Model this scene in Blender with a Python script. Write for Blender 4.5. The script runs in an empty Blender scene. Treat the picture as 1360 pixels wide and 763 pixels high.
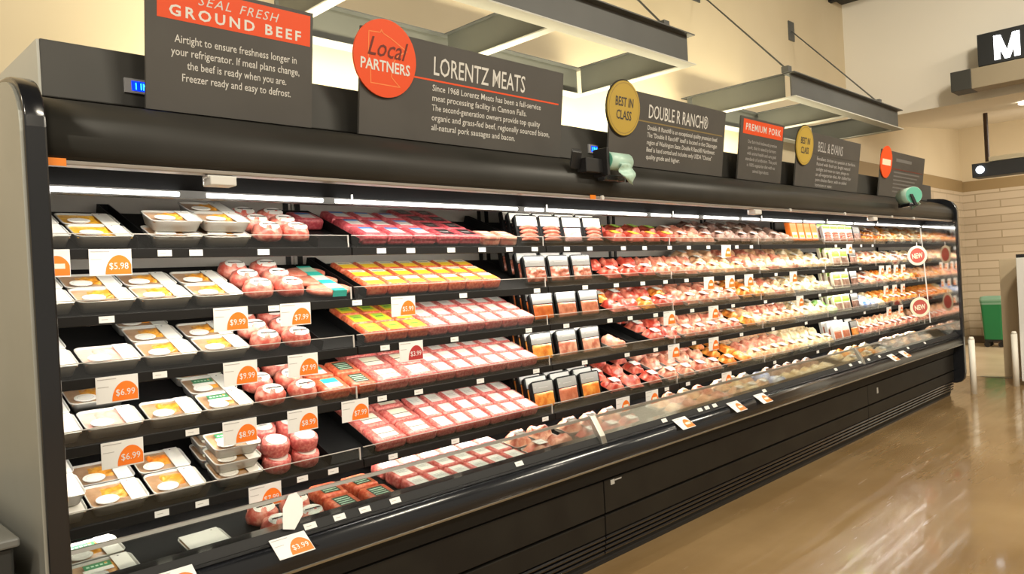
import bpy, bmesh, math, random
from mathutils import Vector, Matrix, Euler, noise
random.seed(7)
SC = bpy.context.scene
COL = SC.collection
PI = math.pi

# ------------------------------------------------------------------ camera, world, lights, exposure
CAMR = ((0.70329892, 0.04250708, 0.70962228), (-0.70875597, -0.0354378, 0.70456308), (-0.05509637, 0.99846748, -0.00520378))
cd = bpy.data.cameras.new('camera'); cam = bpy.data.objects.new('camera', cd); COL.objects.link(cam)
m = Matrix.Identity(4)
for r in range(3):
    m[r][0] = CAMR[r][0]; m[r][1] = CAMR[r][1]; m[r][2] = -CAMR[r][2]
m[2][3] = 1.5
cam.matrix_world = m
cd.sensor_width = 36; cd.lens = 36*1010/1360; cd.clip_start = .05
SC.camera = cam
SC.view_settings.view_transform = 'Standard'; SC.view_settings.look = 'None'
SC.view_settings.gamma = 1; SC.view_settings.use_curve_mapping = False
SC.view_settings.exposure = 0.45
SC.cycles.use_denoising = True
SC.cycles.max_bounces = 7; SC.cycles.transparent_max_bounces = 12
SC.cycles.sample_clamp_indirect = 4

w = bpy.data.worlds.new('world'); SC.world = w; w.use_nodes = True
w.node_tree.nodes['Background'].inputs[0].default_value = (1, .90, .74, 1)
w.node_tree.nodes['Background'].inputs[1].default_value = .30

def area(name, loc, direction, sx, sy, power, col=(1, .97, .92), spread=None):
    l = bpy.data.lights.new(name, 'AREA'); l.shape = 'RECTANGLE'; l.size = sx; l.size_y = sy
    l.energy = power; l.color = col
    if spread: l.spread = spread
    o = bpy.data.objects.new(name, l); COL.objects.link(o); o.location = loc
    d = Vector(direction).normalized(); z = -d; x = Vector((1, 0, 0)); x = (x - z*x.dot(z)).normalized(); y = z.cross(x)
    o.rotation_euler = Matrix((x, y, z)).transposed().to_euler()
    return o
WARM = (1, .90, .72)
# store ceiling lamps (long rows above the aisle)
for i, (x, y) in enumerate([(-1.5, -1.2), (3.0, -1.2), (7.2, -1.2), (1.0, -4.5), (6.0, -4.5)]):
    area('aisle_lamp', (x, y, 4.75), (0, 0.1, -1), 1.6, .25, 120, WARM)
area('end_panel_fill', (-2.6, 2.4, 4.6), (.6, .0, -1), 1.2, .3, 60, WARM)  # fill light added to brighten the silver end panel
area('soffit_fill', (6.4, .4, 4.7), (1, .1, -.45), 1.6, .3, 110, WARM)  # added fill, angled to brighten the soffit face
# back room lamps behind the soffit
area('backroom_lamp', (12.8, 1.2, 3.3), (0.3, .3, -1), .8, .8, 80, (1, .92, .78))
# unseen light added behind the canopy lip, then the case's inner LED row
area('lip_fill', (4.95, 2.475, 1.968), (0, .48, -.88), 8.6, .03, 33, (1, .94, .84), 2.6)
area('inner_led', (4.95, 2.79, 1.885), (0, .75, -.66), 8.6, .025, 5.5, (1, .94, .84))
for z in (1.685, 1.466, 1.262, 1.045, .785):  # unseen strips added below each shelf to brighten the back rows
    area('shelf_fill', (4.95, 2.80, z - .028), (0, .55, -.83), 8.6, .012, 14, (1, .94, .84))
# wall washer standing on the case behind the header
area('wall_washer', (4.4, 3.2, 2.36), (0, .55, .84), 5.8, .1, 85, (1, .90, .62))

# ------------------------------------------------------------------ helpers
class MB:
    def __init__(s): s.v = []; s.f = []; s.m = []
    def quad(s, pts, mi=0):
        n = len(s.v); s.v += [tuple(p) for p in pts]; s.f.append(tuple(range(n, n+len(pts)))); s.m.append(mi); return s
    def box(s, x0, x1, y0, y1, z0, z1, mi=0):
        n = len(s.v)
        s.v += [(x0, y0, z0), (x1, y0, z0), (x1, y1, z0), (x0, y1, z0), (x0, y0, z1), (x1, y0, z1), (x1, y1, z1), (x0, y1, z1)]
        for f in ((0, 3, 2, 1), (4, 5, 6, 7), (0, 1, 5, 4), (1, 2, 6, 5), (2, 3, 7, 6), (3, 0, 4, 7)):
            s.f.append(tuple(n+i for i in f)); s.m.append(mi)
        return s
    def obox(s, c, ax, ay, az, mi=0):
        c = Vector(c); n = len(s.v)
        for k in (-1, 1):
            for (i, j) in ((-1, -1), (1, -1), (1, 1), (-1, 1)):
                s.v.append(tuple(c + Vector(ax)*i + Vector(ay)*j + Vector(az)*k))
        for f in ((0, 3, 2, 1), (4, 5, 6, 7), (0, 1, 5, 4), (1, 2, 6, 5), (2, 3, 7, 6), (3, 0, 4, 7)):
            s.f.append(tuple(n+i for i in f)); s.m.append(mi)
        return s
    def prism_x(s, prof, x0, x1, mi=0, cap=True, close=True):
        n = len(s.v); k = len(prof)
        s.v += [(x0, y, z) for y, z in prof] + [(x1, y, z) for y, z in prof]
        for i in range(k if close else k-1):
            j = (i+1) % k; s.f.append((n+i, n+j, n+k+j, n+k+i)); s.m.append(mi)
        if cap and close:
            s.f.append(tuple(n+i for i in range(k))[::-1]); s.m.append(mi)
            s.f.append(tuple(n+k+i for i in range(k))); s.m.append(mi)
        return s
    def prism_z(s, poly, z0, z1, mi=0, z_inset=None):
        n = len(s.v); k = len(poly)
        s.v += [(x, y, z0) for x, y in poly] + [(x, y, z1) for x, y in poly]
        for i in range(k):
            j = (i+1) % k; s.f.append((n+i, n+j, n+k+j, n+k+i)); s.m.append(mi)
        s.f.append(tuple(n+i for i in range(k))[::-1]); s.m.append(mi)
        s.f.append(tuple(n+k+i for i in range(k))); s.m.append(mi)
        return s
    def loft(s, rings, mi=0, cap0=True, cap1=True):
        n = len(s.v); k = len(rings[0])
        for r in rings: s.v += [tuple(p) for p in r]
        for a in range(len(rings)-1):
            for i in range(k):
                j = (i+1) % k
                s.f.append((n+a*k+i, n+a*k+j, n+(a+1)*k+j, n+(a+1)*k+i)); s.m.append(mi)
        if cap0: s.f.append(tuple(n+i for i in range(k))[::-1]); s.m.append(mi)
        if cap1: s.f.append(tuple(n+(len(rings)-1)*k+i for i in range(k))); s.m.append(mi)
        return s
    def tube(s, p0, p1, r, seg=12, mi=0, r1=None):
        p0 = Vector(p0); p1 = Vector(p1); d = (p1-p0).normalized(); a = d.orthogonal().normalized(); b = d.cross(a)
        r1 = r if r1 is None else r1
        ring = lambda c, q: [c + a*q*math.cos(2*PI*i/seg) + b*q*math.sin(2*PI*i/seg) for i in range(seg)]
        return s.loft([ring(p0, r), ring(p1, r1)], mi)
    def mesh(s, name, mats, smooth=False):
        me = bpy.data.meshes.new(name); me.from_pydata(s.v, [], s.f); me.update()
        for t in (mats if isinstance(mats, (list, tuple)) else [mats]): me.materials.append(t)
        me.polygons.foreach_set('material_index', s.m)
        if smooth: me.polygons.foreach_set('use_smooth', [True]*len(s.f))
        bm = bmesh.new(); bm.from_mesh(me); bmesh.ops.recalc_face_normals(bm, faces=bm.faces); bm.to_mesh(me); bm.free()
        return me
    def build(s, name, mats, parent=None, smooth=False, bevel=0):
        return add(name, s.mesh(name, mats, smooth), parent, bevel)

def add(name, me, parent=None, bevel=0):
    o = bpy.data.objects.new(name, me); COL.objects.link(o); o.parent = parent
    if bevel:
        b = o.modifiers.new('edge', 'BEVEL'); b.width = bevel; b.segments = 2; b.limit_method = 'ANGLE'
    return o
def tag(o, label=None, cat=None, group=None, kind=None):
    if label: o['label'] = label
    if cat: o['category'] = cat
    if group: o['group'] = group
    if kind: o['kind'] = kind
    return o
def empty(name, loc, label, cat, group=None, rot=(0, 0, 0)):
    o = bpy.data.objects.new(name, None); COL.objects.link(o); o.location = loc; o.rotation_euler = rot; o.empty_display_size = .05
    return tag(o, label, cat, group)
def copy_tree(o):
    r = o.copy(); COL.objects.link(r)
    for c in o.children:
        d = c.copy(); COL.objects.link(d); d.parent = r
        for g in c.children:
            h = g.copy(); COL.objects.link(h); h.parent = d
    return r

def mat(name, col, rough=.5, metal=0, coat=0, emit=None, estr=0, spec=.5):
    t = bpy.data.materials.new(name); t.use_nodes = True; b = t.node_tree.nodes['Principled BSDF']
    b.inputs['Base Color'].default_value = (*col, 1); b.inputs['Roughness'].default_value = rough
    b.inputs['Metallic'].default_value = metal; b.inputs['Coat Weight'].default_value = coat; b.inputs['Coat Roughness'].default_value = .12
    b.inputs['Specular IOR Level'].default_value = spec
    if emit: b.inputs['Emission Color'].default_value = (*emit, 1); b.inputs['Emission Strength'].default_value = estr
    return t
def nodes(t): return t.node_tree.nodes, t.node_tree.links, t.node_tree.nodes['Principled BSDF']
def noisy(t, colA, colB, scale, lo=.4, hi=.6, detail=3, stretch=(1, 1, 1), bump=0, rough=None, obj_random=True, bscale=None):
    N, L, b = nodes(t)
    tc = N.new('ShaderNodeTexCoord'); mp = N.new('ShaderNodeMapping'); mp.inputs['Scale'].default_value = stretch
    L.new(tc.outputs['Object'], mp.inputs['Vector'])
    nz = N.new('ShaderNodeTexNoise'); nz.noise_dimensions = '4D'; nz.inputs['Scale'].default_value = scale; nz.inputs['Detail'].default_value = detail
    L.new(mp.outputs[0], nz.inputs['Vector'])
    if obj_random:
        oi = N.new('ShaderNodeObjectInfo'); mu = N.new('ShaderNodeMath'); mu.operation = 'MULTIPLY'; mu.inputs[1].default_value = 40
        L.new(oi.outputs['Random'], mu.inputs[0]); L.new(mu.outputs[0], nz.inputs['W'])
    cr = N.new('ShaderNodeValToRGB'); e = cr.color_ramp.elements
    e[0].position = lo; e[0].color = (*colA, 1); e[1].position = hi; e[1].color = (*colB, 1)
    L.new(nz.outputs['Fac'], cr.inputs[0]); L.new(cr.outputs[0], b.inputs['Base Color'])
    if bump:
        n2 = N.new('ShaderNodeTexNoise'); n2.inputs['Scale'].default_value = bscale or scale*1.5; L.new(mp.outputs[0], n2.inputs['Vector'])
        bp = N.new('ShaderNodeBump'); bp.inputs['Strength'].default_value = bump; bp.inputs['Distance'].default_value = .01
        L.new(n2.outputs['Fac'], bp.inputs['Height']); L.new(bp.outputs[0], b.inputs['Normal'])
    if rough:
        rr = N.new('ShaderNodeMapRange'); rr.inputs[3].default_value = rough[0]; rr.inputs[4].default_value = rough[1]
        L.new(nz.outputs['Fac'], rr.inputs[0]); L.new(rr.outputs[0], b.inputs['Roughness'])
    return t
def clear(name, tint=(.93, .95, .94), gloss=.12, rough=.05):
    t = bpy.data.materials.new(name); t.use_nodes = True; N = t.node_tree.nodes; L = t.node_tree.links
    N.remove(N['Principled BSDF'])
    a = N.new('ShaderNodeBsdfTransparent'); a.inputs[0].default_value = (*tint, 1)
    g = N.new('ShaderNodeBsdfGlossy'); g.inputs['Roughness'].default_value = rough; g.inputs[0].default_value = (1, 1, 1, 1)
    fr = N.new('ShaderNodeLayerWeight'); fr.inputs[0].default_value = .25
    ma = N.new('ShaderNodeMath'); ma.operation = 'MULTIPLY_ADD'; ma.inputs[1].default_value = .5; ma.inputs[2].default_value = gloss*.3
    L.new(fr.outputs['Fresnel'], ma.inputs[0])
    mx = N.new('ShaderNodeMixShader'); L.new(ma.outputs[0], mx.inputs[0]); L.new(a.outputs[0], mx.inputs[1]); L.new(g.outputs[0], mx.inputs[2])
    L.new(mx.outputs[0], N['Material Output'].inputs['Surface'])
    return t

M = {}
M['black'] = mat('black_plastic', (.012, .012, .013), .4)
M['blackgloss'] = mat('black_gloss_bumper', (.010, .011, .014), .22, coat=.6)
M['blackmat'] = mat('black_matte', (.008, .008, .008), .7)
M['void'] = mat('flat_black_liner', (.005, .005, .005), .8, spec=.05)
M['shelf'] = noisy(mat('dark_shelf_steel', (.007, .007, .007), .65, spec=.1), (.006, .006, .006), (.010, .009, .009), 8)
M['rail'] = mat('grey_price_rail', (.011, .010, .009), .5, spec=.18)
M['canopy'] = noisy(mat('charcoal_canopy_paint', (.030, .029, .025), .42, spec=.35), (.028, .027, .023), (.036, .034, .030), 3, bump=.02)
M['header'] = noisy(mat('charcoal_header_paint', (.05, .049, .044), .5), (.046, .045, .041), (.055, .053, .048), 2)
M['silver'] = noisy(mat('silver_painted_steel', (.42, .43, .40), .35, .35), (.40, .41, .38), (.45, .46, .43), 2)
M['lipgrey'] = mat('grey_lip_rail', (.32, .29, .26), .35, .3)
M['back'] = noisy(mat('beige_back_panel', (.38, .35, .30), .5), (.36, .33, .285), (.41, .38, .33), 3)
M['kick'] = noisy(mat('dark_kick_panel', (.014, .012, .010), .5, spec=.25), (.013, .011, .009), (.017, .015, .012), 4)
M['steel'] = mat('brushed_steel', (.55, .54, .50), .3, .9)
M['mirror'] = mat('mirror_steel', (.78, .76, .72), .06, 1)
M['glass'] = clear('front_glass', (.90, .93, .91), .25)
M['lip'] = clear('clear_lip_plastic', (.90, .90, .89), .12)
M['glintpost'] = mat('lip_glint_and_post', (.50, .46, .42), .3)  # pale tone paints the lip's edge highlight, also colours the end posts
M['led'] = mat('led_diffuser', (1, 1, 1), .5, emit=(1, .98, .94), estr=5)
M['white'] = mat('white_card', (.80, .79, .76), .5)
M['whitegloss'] = mat('white_plastic', (.78, .78, .76), .3)
M['greycard'] = mat('grey_white_card', (.46, .45, .42), .45)
M['headcard'] = mat('grey_header_card', (.27, .265, .25), .5)
M['ink'] = mat('dark_ink', (.06, .055, .05), .6)
M['greyink'] = mat('grey_ink', (.42, .40, .38), .6)
M['signgrey'] = noisy(mat('charcoal_sign_board', (.075, .07, .065), .55), (.072, .067, .062), (.082, .077, .071), 3)
M['orange'] = mat('orange_print', (.85, .085, .012), .5)
M['darkor'] = mat('dark_orange_script', (.16, .02, .008), .5)
M['lightor'] = mat('light_orange_line', (.95, .28, .08), .5)
M['tagor'] = mat('tag_orange', (.90, .20, .015), .5)
M['tagred'] = mat('tag_maroon', (.42, .03, .03), .5)
M['gold'] = mat('gold_print', (.52, .36, .06), .5)
M['goldline'] = mat('dull_gold_line', (.26, .19, .07), .5)
M['signtext'] = mat('sign_white_text', (.72, .71, .68), .6)
M['dimtext'] = mat('sign_grey_text', (.42, .41, .40), .6)
M['traygrey'] = mat('clear_grey_tray', (.56, .545, .50), .2, coat=.4)
M['trayblack'] = mat('black_meat_tray', (.006, .006, .006), .5, spec=.15)
M['oval'] = mat('white_oval_label', (.80, .775, .71), .4)
M['teal'] = mat('teal_label', (.03, .52, .42), .4)
M['palegreen'] = mat('pale_green_label', (.55, .78, .58), .4)
M['green'] = mat('green_label', (.045, .22, .09), .4)
M['darkgreen'] = mat('dark_green_label', (.02, .055, .03), .4)
M['lime'] = mat('lime_label', (.36, .62, .06), .4)
M['yellow'] = mat('yellow_label', (.95, .62, .03), .4)
M['cream'] = mat('cream_label', (.85, .80, .62), .4)
M['blacklabel'] = mat('black_label', (.02, .018, .018), .35)
M['blue'] = mat('blue_label', (.05, .22, .62), .4)
M['navy'] = mat('navy_label', (.02, .03, .08), .4)
def meat(key, a, b, scale=38, lo=.42, hi=.62, rough=.3, coat=.22, bump=.15):
    M[key] = noisy(mat('meat_' + key, a, rough, coat=coat), a, b, scale, lo, hi, 4, bump=bump, bscale=60)
meat('pink', (.56, .095, .085), (.73, .25, .20), 90)
meat('beeforange', (.55, .075, .03), (.72, .20, .09), 80)
meat('magenta', (.50, .055, .075), (.66, .15, .16), 70)
meat('bagpink', (.58, .10, .07), (.80, .34, .25), 40)
meat('red', (.46, .045, .025), (.74, .27, .18), 22, .45, .68)
meat('pork', (.55, .15, .09), (.82, .44, .29), 24)
meat('pale', (.70, .34, .17), (.88, .61, .37), 20)
meat('yellowpale', (.74, .52, .26), (.90, .77, .50), 20)
meat('orangem', (.66, .16, .015), (.84, .38, .07), 26)
meat('brown', (.20, .09, .06), (.56, .34, .27), 24)
meat('greybrown', (.30, .17, .12), (.50, .33, .25), 20)
meat('corn', (.80, .36, .015), (.93, .55, .05), 60)
meat('carrot', (.78, .20, .02), (.88, .36, .05), 40)
meat('tanfill', (.36, .21, .11), (.50, .32, .19), 14)
meat('amber', (.62, .24, .02), (.80, .40, .06), 60)
meat('rosefill', (.70, .40, .32), (.78, .50, .40), 14)
meat('sausage', (.68, .19, .12), (.80, .32, .22), 40)
meat('ham', (.80, .45, .42), (.86, .56, .52), 20)
meat('slab', (.50, .10, .012), (.60, .16, .03), 30)
meat('slab2', (.48, .13, .06), (.60, .22, .12), 30)
meat('balls', (.28, .07, .04), (.48, .18, .11), 60)

# ------------------------------------------------------------------ text
_tc = {}
def text_mesh(s, size, align='LEFT', sx=1.0, shear=0, sp=1.0, off=0.0, lsp=1.0):
    key = (s, size, align, sx, shear, sp, off, lsp)
    if key in _tc: return _tc[key]
    c = bpy.data.curves.new('lettering', 'FONT'); c.body = s; c.size = size; c.align_x = align; c.shear = shear; c.space_character = sp
    c.resolution_u = 2; c.offset = off; c.space_line = lsp; c.fill_mode = 'FRONT'
    o = bpy.data.objects.new('lettering', c); COL.objects.link(o)
    dg = bpy.context.evaluated_depsgraph_get()
    me = bpy.data.meshes.new_from_object(o.evaluated_get(dg))
    bpy.data.objects.remove(o); bpy.data.curves.remove(c)
    for v in me.vertices: v.co.x *= sx
    _tc[key] = me
    return me
def put_text(name, parent, s, x, y, z, size, m, fit=None, **kw):
    me = text_mesh(s, size, **kw).copy(); me.materials.clear(); me.materials.append(m)
    if fit and len(me.vertices):
        xs = [v.co.x for v in me.vertices]; wd = max(xs) - min(xs)
        for v in me.vertices: v.co.x *= fit/wd
    o = add(name, me, parent); o.location = (x, y, z)
    return o
def disc(cx, cy, r, z, mb, mi=0, seg=40, t=.0):
    pts = [(cx + r*math.cos(2*PI*i/seg), cy + r*math.sin(2*PI*i/seg)) for i in range(seg)]
    if t: mb.prism_z(pts, z - t, z, mi)
    else: mb.quad([(a, b, z) for a, b in pts], mi)
    return mb
def stroke(mb, pts, wd, z, mi=0, closed=False):
    n = len(pts)
    for i in range(n if closed else n-1):
        a = Vector(pts[i]); b = Vector(pts[(i+1) % n]); d = (b-a).normalized(); q = Vector((-d.y, d.x))*wd/2; a = a - d*wd*.4; b = b + d*wd*.4
        mb.quad([(*(a-q), z), (*(b-q), z), (*(b+q), z), (*(a+q), z)], mi)

# ------------------------------------------------------------------ the setting
def struct(o): return tag(o, kind='structure')
WY = 3.78
fl = noisy(mat('polished_concrete', (.26, .16, .068), .2), (.245, .15, .062), (.36, .24, .115), .9, .35, .7, 6, (1, 1, 1), obj_random=False)
N, L, b = nodes(fl)
tc = N.new('ShaderNodeTexCoord'); mp = N.new('ShaderNodeMapping'); mp.inputs['Scale'].default_value = (.9, 9, 1); mp.inputs['Rotation'].default_value = (0, 0, .12)
L.new(tc.outputs['Object'], mp.inputs['Vector'])
nz = N.new('ShaderNodeTexNoise'); nz.inputs['Scale'].default_value = 1.3; nz.inputs['Detail'].default_value = 5; L.new(mp.outputs[0], nz.inputs['Vector'])
rr = N.new('ShaderNodeMapRange'); rr.inputs[1].default_value = .3; rr.inputs[2].default_value = .7; rr.inputs[3].default_value = .06; rr.inputs[4].default_value = .30
L.new(nz.outputs['Fac'], rr.inputs[0]); L.new(rr.outputs[0], b.inputs['Roughness'])
bp = N.new('ShaderNodeBump'); bp.inputs['Strength'].default_value = .12; bp.inputs['Distance'].default_value = .02
L.new(nz.outputs['Fac'], bp.inputs['Height']); L.new(bp.outputs[0], b.inputs['Normal'])
b.inputs['Coat Weight'].default_value = .3; b.inputs['Coat Roughness'].default_value = .05
struct(MB().box(-4, 10.9, -9, 4.2, -.1, 0).build('floor', fl))
fb = noisy(mat('beige_back_floor', (.6, .48, .32), .3), (.56, .44, .29), (.64, .52, .36), 2, obj_random=False)
struct(MB().box(10.9, 15.6, -9, 4.2, -.1, 0).build('floor', fb))
struct(MB().box(10.86, 10.92, 0.5, 2.6, 0, .006).build('trim_1', M['steel']))
wy = noisy(mat('cream_yellow_wall', (.68, .575, .40), .7), (.665, .56, .385), (.70, .595, .42), .8, obj_random=False)
olive = mat('olive_band_paint', (.30, .21, .10), .6)
tile = mat('beige_wall_tiles', (.6, .48, .33), .35)
N, L, b = nodes(tile)
tc = N.new('ShaderNodeTexCoord'); sp = N.new('ShaderNodeSeparateXYZ'); ad = N.new('ShaderNodeMath'); ad.operation = 'ADD'; cb = N.new('ShaderNodeCombineXYZ')
L.new(tc.outputs['Object'], sp.inputs[0]); L.new(sp.outputs[0], ad.inputs[0]); L.new(sp.outputs[1], ad.inputs[1]); L.new(ad.outputs[0], cb.inputs[0]); L.new(sp.outputs[2], cb.inputs[1])
br = N.new('ShaderNodeTexBrick'); L.new(cb.outputs[0], br.inputs['Vector'])
br.inputs['Color1'].default_value = (.56, .465, .345, 1); br.inputs['Color2'].default_value = (.43, .35, .25, 1); br.inputs['Mortar'].default_value = (.36, .29, .19, 1)
br.inputs['Scale'].default_value = 1; br.inputs['Brick Width'].default_value = .75; br.inputs['Row Height'].default_value = .13; br.inputs['Mortar Size'].default_value = .010; br.inputs['Bias'].default_value = -.25
L.new(br.outputs['Color'], b.inputs['Base Color'])
struct(MB().box(-4, 15.3, WY, WY+.15, 0, 5).build('wall_back', wy))
struct(MB().box(10.14, 15.2, WY-.02, WY, 0, 2.66).build('trim_2', tile))
struct(MB().box(10.14, 15.2, WY-.022, WY, 2.66, 2.86).build('trim_3', olive))
struct(MB().box(15.2, 15.35, -9, WY, 0, 5).build('wall_far', wy))
struct(MB().box(15.18, 15.2, -9, WY-.02, 0, 2.66).build('trim_4', tile))
struct(MB().box(15.178, 15.2, -9, WY-.022, 2.66, 2.84).build('trim_5', olive))
struct(MB().box(15.16, 15.18, -9, WY-.022, 0, .12).build('baseboard_far', mat('brown_baseboard', (.12, .08, .05), .5)))
soff = mat('white_soffit_paint', (.80, .76, .68), .75)
struct(MB().prism_x([(-9, 0), (WY, 0), (WY, 1), (-9, 1)], 10.14, 10.15).build('trim_6', soff)) if False else None
sb = MB(); n0 = len(sb.v)
pr = [(10.14, 3.32), (10.14, 4.86), (15.2, 4.86), (15.2, 3.78)]
sb.v += [(x, -9, z) for x, z in pr] + [(x, WY, z) for x, z in pr]
for i in range(4):
    j = (i+1) % 4; sb.f.append((i, j, 4+j, 4+i)); sb.m.append(0)
sb.f += [(3, 2, 1, 0), (4, 5, 6, 7)]; sb.m += [0, 0]
struct(sb.build('soffit', soff)); bpy.data.objects['soffit'].name = 'wall_soffit'
struct(MB().box(-4, 10.14, -9, WY, 4.86, 5.0).build('ceiling', mat('dark_ceiling_deck', (.03, .026, .02), .7)))
for x in (9.2, 9.7):
    struct(MB().box(x, x+.08, -9, WY, 4.80, 4.86).build('trim_7', M['blackmat']))

# ------------------------------------------------------------------ the refrigerated case
X0, X1 = .605, 9.31
case = empty('refrigerated_case', (4.95, 2.9, 0), 'long open charcoal refrigerated meat case with five tilted shelves and silver end', 'display case')
def part(mb, name, mats, parent=None, smooth=False, bevel=0):
    o = mb.build(name, mats, case, smooth, bevel)
    o.matrix_parent_inverse = Matrix.Translation(-case.location)
    return o
def sub(mb, name, mats, parent, smooth=False, bevel=0):
    o = mb.build(name, mats, parent, smooth, bevel)
    o.matrix_parent_inverse = Matrix.Translation(-case.location) @ Matrix.Identity(4) if False else Matrix.Identity(4)
    return o
PANEL = [(2.46, .135), (2.41, .15), (2.38, .185), (2.37, .25), (2.37, 2.0), (2.372, 2.03), (2.378, 2.058), (2.388, 2.083), (2.402, 2.104), (2.420, 2.122), (2.442, 2.138), (2.47, 2.152), (2.50, 2.162), (2.54, 2.170), (2.60, 2.176), (2.68, 2.18), (3.45, 2.18), (3.45, .135)]
cy_, cz_ = 2.9, 1.15
inset = [(cy_+(y-cy_)*.978, cz_+(z-cz_)*.985) for y, z in PANEL]
pl = part(MB().prism_x(PANEL, .55, X0), 'end_panel', M['blackgloss'], bevel=.006); [setattr(p, 'use_smooth', abs(p.normal.x) < .1 and p.center.z > 2.02 and p.center.y < 2.6) for p in pl.data.polygons]; pl['label'] = 'near end panel with black edge and silver outer face'
sub(MB().prism_x(inset, .542, .55), 'outer_sheet', M['silver'], pl)
pr_ = part(MB().prism_x(PANEL, X1, X1+.06), 'end_panel', M['blackgloss'], bevel=.006); pr_['label'] = 'far end panel with mirrored inner face'
sub(MB().box(X1-.006, X1, 2.395, 3.2, .72, 1.9), 'mirror_sheet', M['mirror'], pr_)
jm = MB(); jm.quad([(X1-.0075, 2.735, 1.885), (X1-.0075, 2.747, 1.885), (X1-.0075, 2.695, .80), (X1-.0075, 2.683, .80)])
jo = sub(jm, 'mirror_joint', M['whitegloss'], pr_); jo.modifiers.new('film', 'SOLIDIFY').thickness = .001
# canopy shell
CAN = [(2.70, 2.156), (2.66, 2.152), (2.60, 2.139), (2.545, 2.122), (2.50, 2.104), (2.46, 2.08), (2.430, 2.056), (2.408, 2.03), (2.40, 1.99), (2.402, 1.955), (2.412, 1.93), (2.425, 1.92)]
can = part(MB().prism_x(CAN + [(2.46, 1.92), (2.462, 1.99), (2.60, 1.99), (2.70, 1.93), (2.735, 1.905), (2.735, 1.868), (2.775, 1.868), (2.80, 1.91), (2.95, 2.03), (3.25, 2.05), (3.25, 2.157)], X0, X1), 'canopy', M['canopy'], smooth=False)
for p in can.data.polygons: p.use_smooth = len(p.vertices) == 4 and abs(p.normal.x) < .1 and p.center.y < 2.6 and p.center.z > 1.925
part(MB().box(X0, X1, 2.418, 2.468, 1.908, 1.921), 'canopy_lip', M['lipgrey'], bevel=.003)
part(MB().box(X0, X1, 2.4685, 2.732, 1.985, 1.989), 'plenum_liner', M['void'])
part(MB().prism_x([(2.60, 1.984), (2.735, 1.904), (2.7345, 1.895), (2.60, 1.976)], X0, X1), 'plenum_slope', M['void'])
hd = part(MB().box(.672, 9.47, 2.66, 3.2, 2.157, 2.337), 'header_box', M['header'], bevel=.004)
sub(MB().box(.664, .672, 2.665, 3.19, 2.16, 2.334), 'header_end_cap', mat('pale_header_end', (.55, .56, .52), .4), hd)
# LED tubes (measured lengths, then the 4 ft pattern repeats)
LED = [(.62, 1.10), (1.20, 1.68), (1.74, 2.82), (2.88, 3.02), (3.06, 3.97), (4.03, 4.24), (4.30, 4.58), (4.66, 5.14), (5.20, 5.46), (5.52, 6.2), (6.26, 6.66), (6.74, 7.3), (7.36, 7.86), (7.94, 8.5), (8.56, 9.25)]
for a, c in LED:
    part(MB().prism_x([(2.735, 1.889), (2.729, 1.888), (2.725, 1.881), (2.728, 1.874), (2.735, 1.873)], a, c), 'light_tube', M['led'])
SEC = [X0, 1.81, 3.03, 4.25, 5.47, 6.69, 7.91, X1]
for x in SEC[1:-1]:
    part(MB().box(x-.004, x+.004, 2.712, 2.716, 1.87, 1.955), 'light_hanger', M['whitegloss'])
for i in range(7):
    o = part(MB().box(SEC[i]+.003, SEC[i+1]-.003, 3.22, 3.25, .6, 2.05), 'back_panel', M['back'])
    for x in (SEC[i]+.03, SEC[i+1]-.03): sub(MB().box(x-.012, x+.012, 3.213, 3.22, .62, 1.98), 'slotted_upright', M['rail'], o)
part(MB().box(X0, X1, 3.25, 3.45, .1, 2.157), 'rear_body', M['canopy'])
# shelves
TH = math.atan(.40); CT, ST = math.cos(TH), math.sin(TH)
ZK = [1.685, 1.466, 1.262, 1.045, .785]
Y0 = 2.772; LY = Y0 - .021
def S(k, d, h=0):
    return (Y0 + d*CT - h*ST, ZK[k] + d*ST + h*CT)
ORD = 'zeroth first second third fourth fifth sixth seventh eighth ninth tenth eleventh twelfth thirteenth fourteenth fifteenth sixteenth seventeenth eighteenth nineteenth twentieth'.split()
def ordw(n):
    tens = {2: 'twenty', 3: 'thirty', 4: 'forty', 5: 'fifty', 6: 'sixty'}; tth = {2: 'twentieth', 3: 'thirtieth', 4: 'fortieth', 5: 'fiftieth', 6: 'sixtieth'}
    if n <= 20: return ORD[n]
    return tth[n//10] if n % 10 == 0 else tens[n//10] + '-' + ORD[n % 10]
for k in range(5):
    for i in range(7):
        a, c = SEC[i]+.003, SEC[i+1]-.003
        p = [(LY, ZK[k]), S(k, 0), S(k, .475), S(k, .475, -.018), S(k, 0, -.018), (LY, ZK[k]-.017)]
        sh = part(MB().prism_x(p, a, c), 'shelf', M['shelf'])
        sub(MB().box(a, c, LY-.016, LY, ZK[k]-.030, ZK[k]+.004), 'price_rail', M['rail'], sh, bevel=.002)
        if i == 0 and k == 0: lo = c - .03
        lipm = MB().box(a+.004, c-.004, LY-.006, LY-.003, ZK[k]+.004, ZK[k]+.054)
        lp = sub(lipm, 'clear_lip', M['lip'], sh)
        e = MB().box(a+.004, c-.004, LY-.0066, LY-.0024, ZK[k]+.053, ZK[k]+.056)  # bright strip stands in for the highlight along the lip's top
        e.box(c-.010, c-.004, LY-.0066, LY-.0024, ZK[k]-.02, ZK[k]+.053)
        sub(e, 'lip_glint_edge', M['glintpost'], sh)
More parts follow.
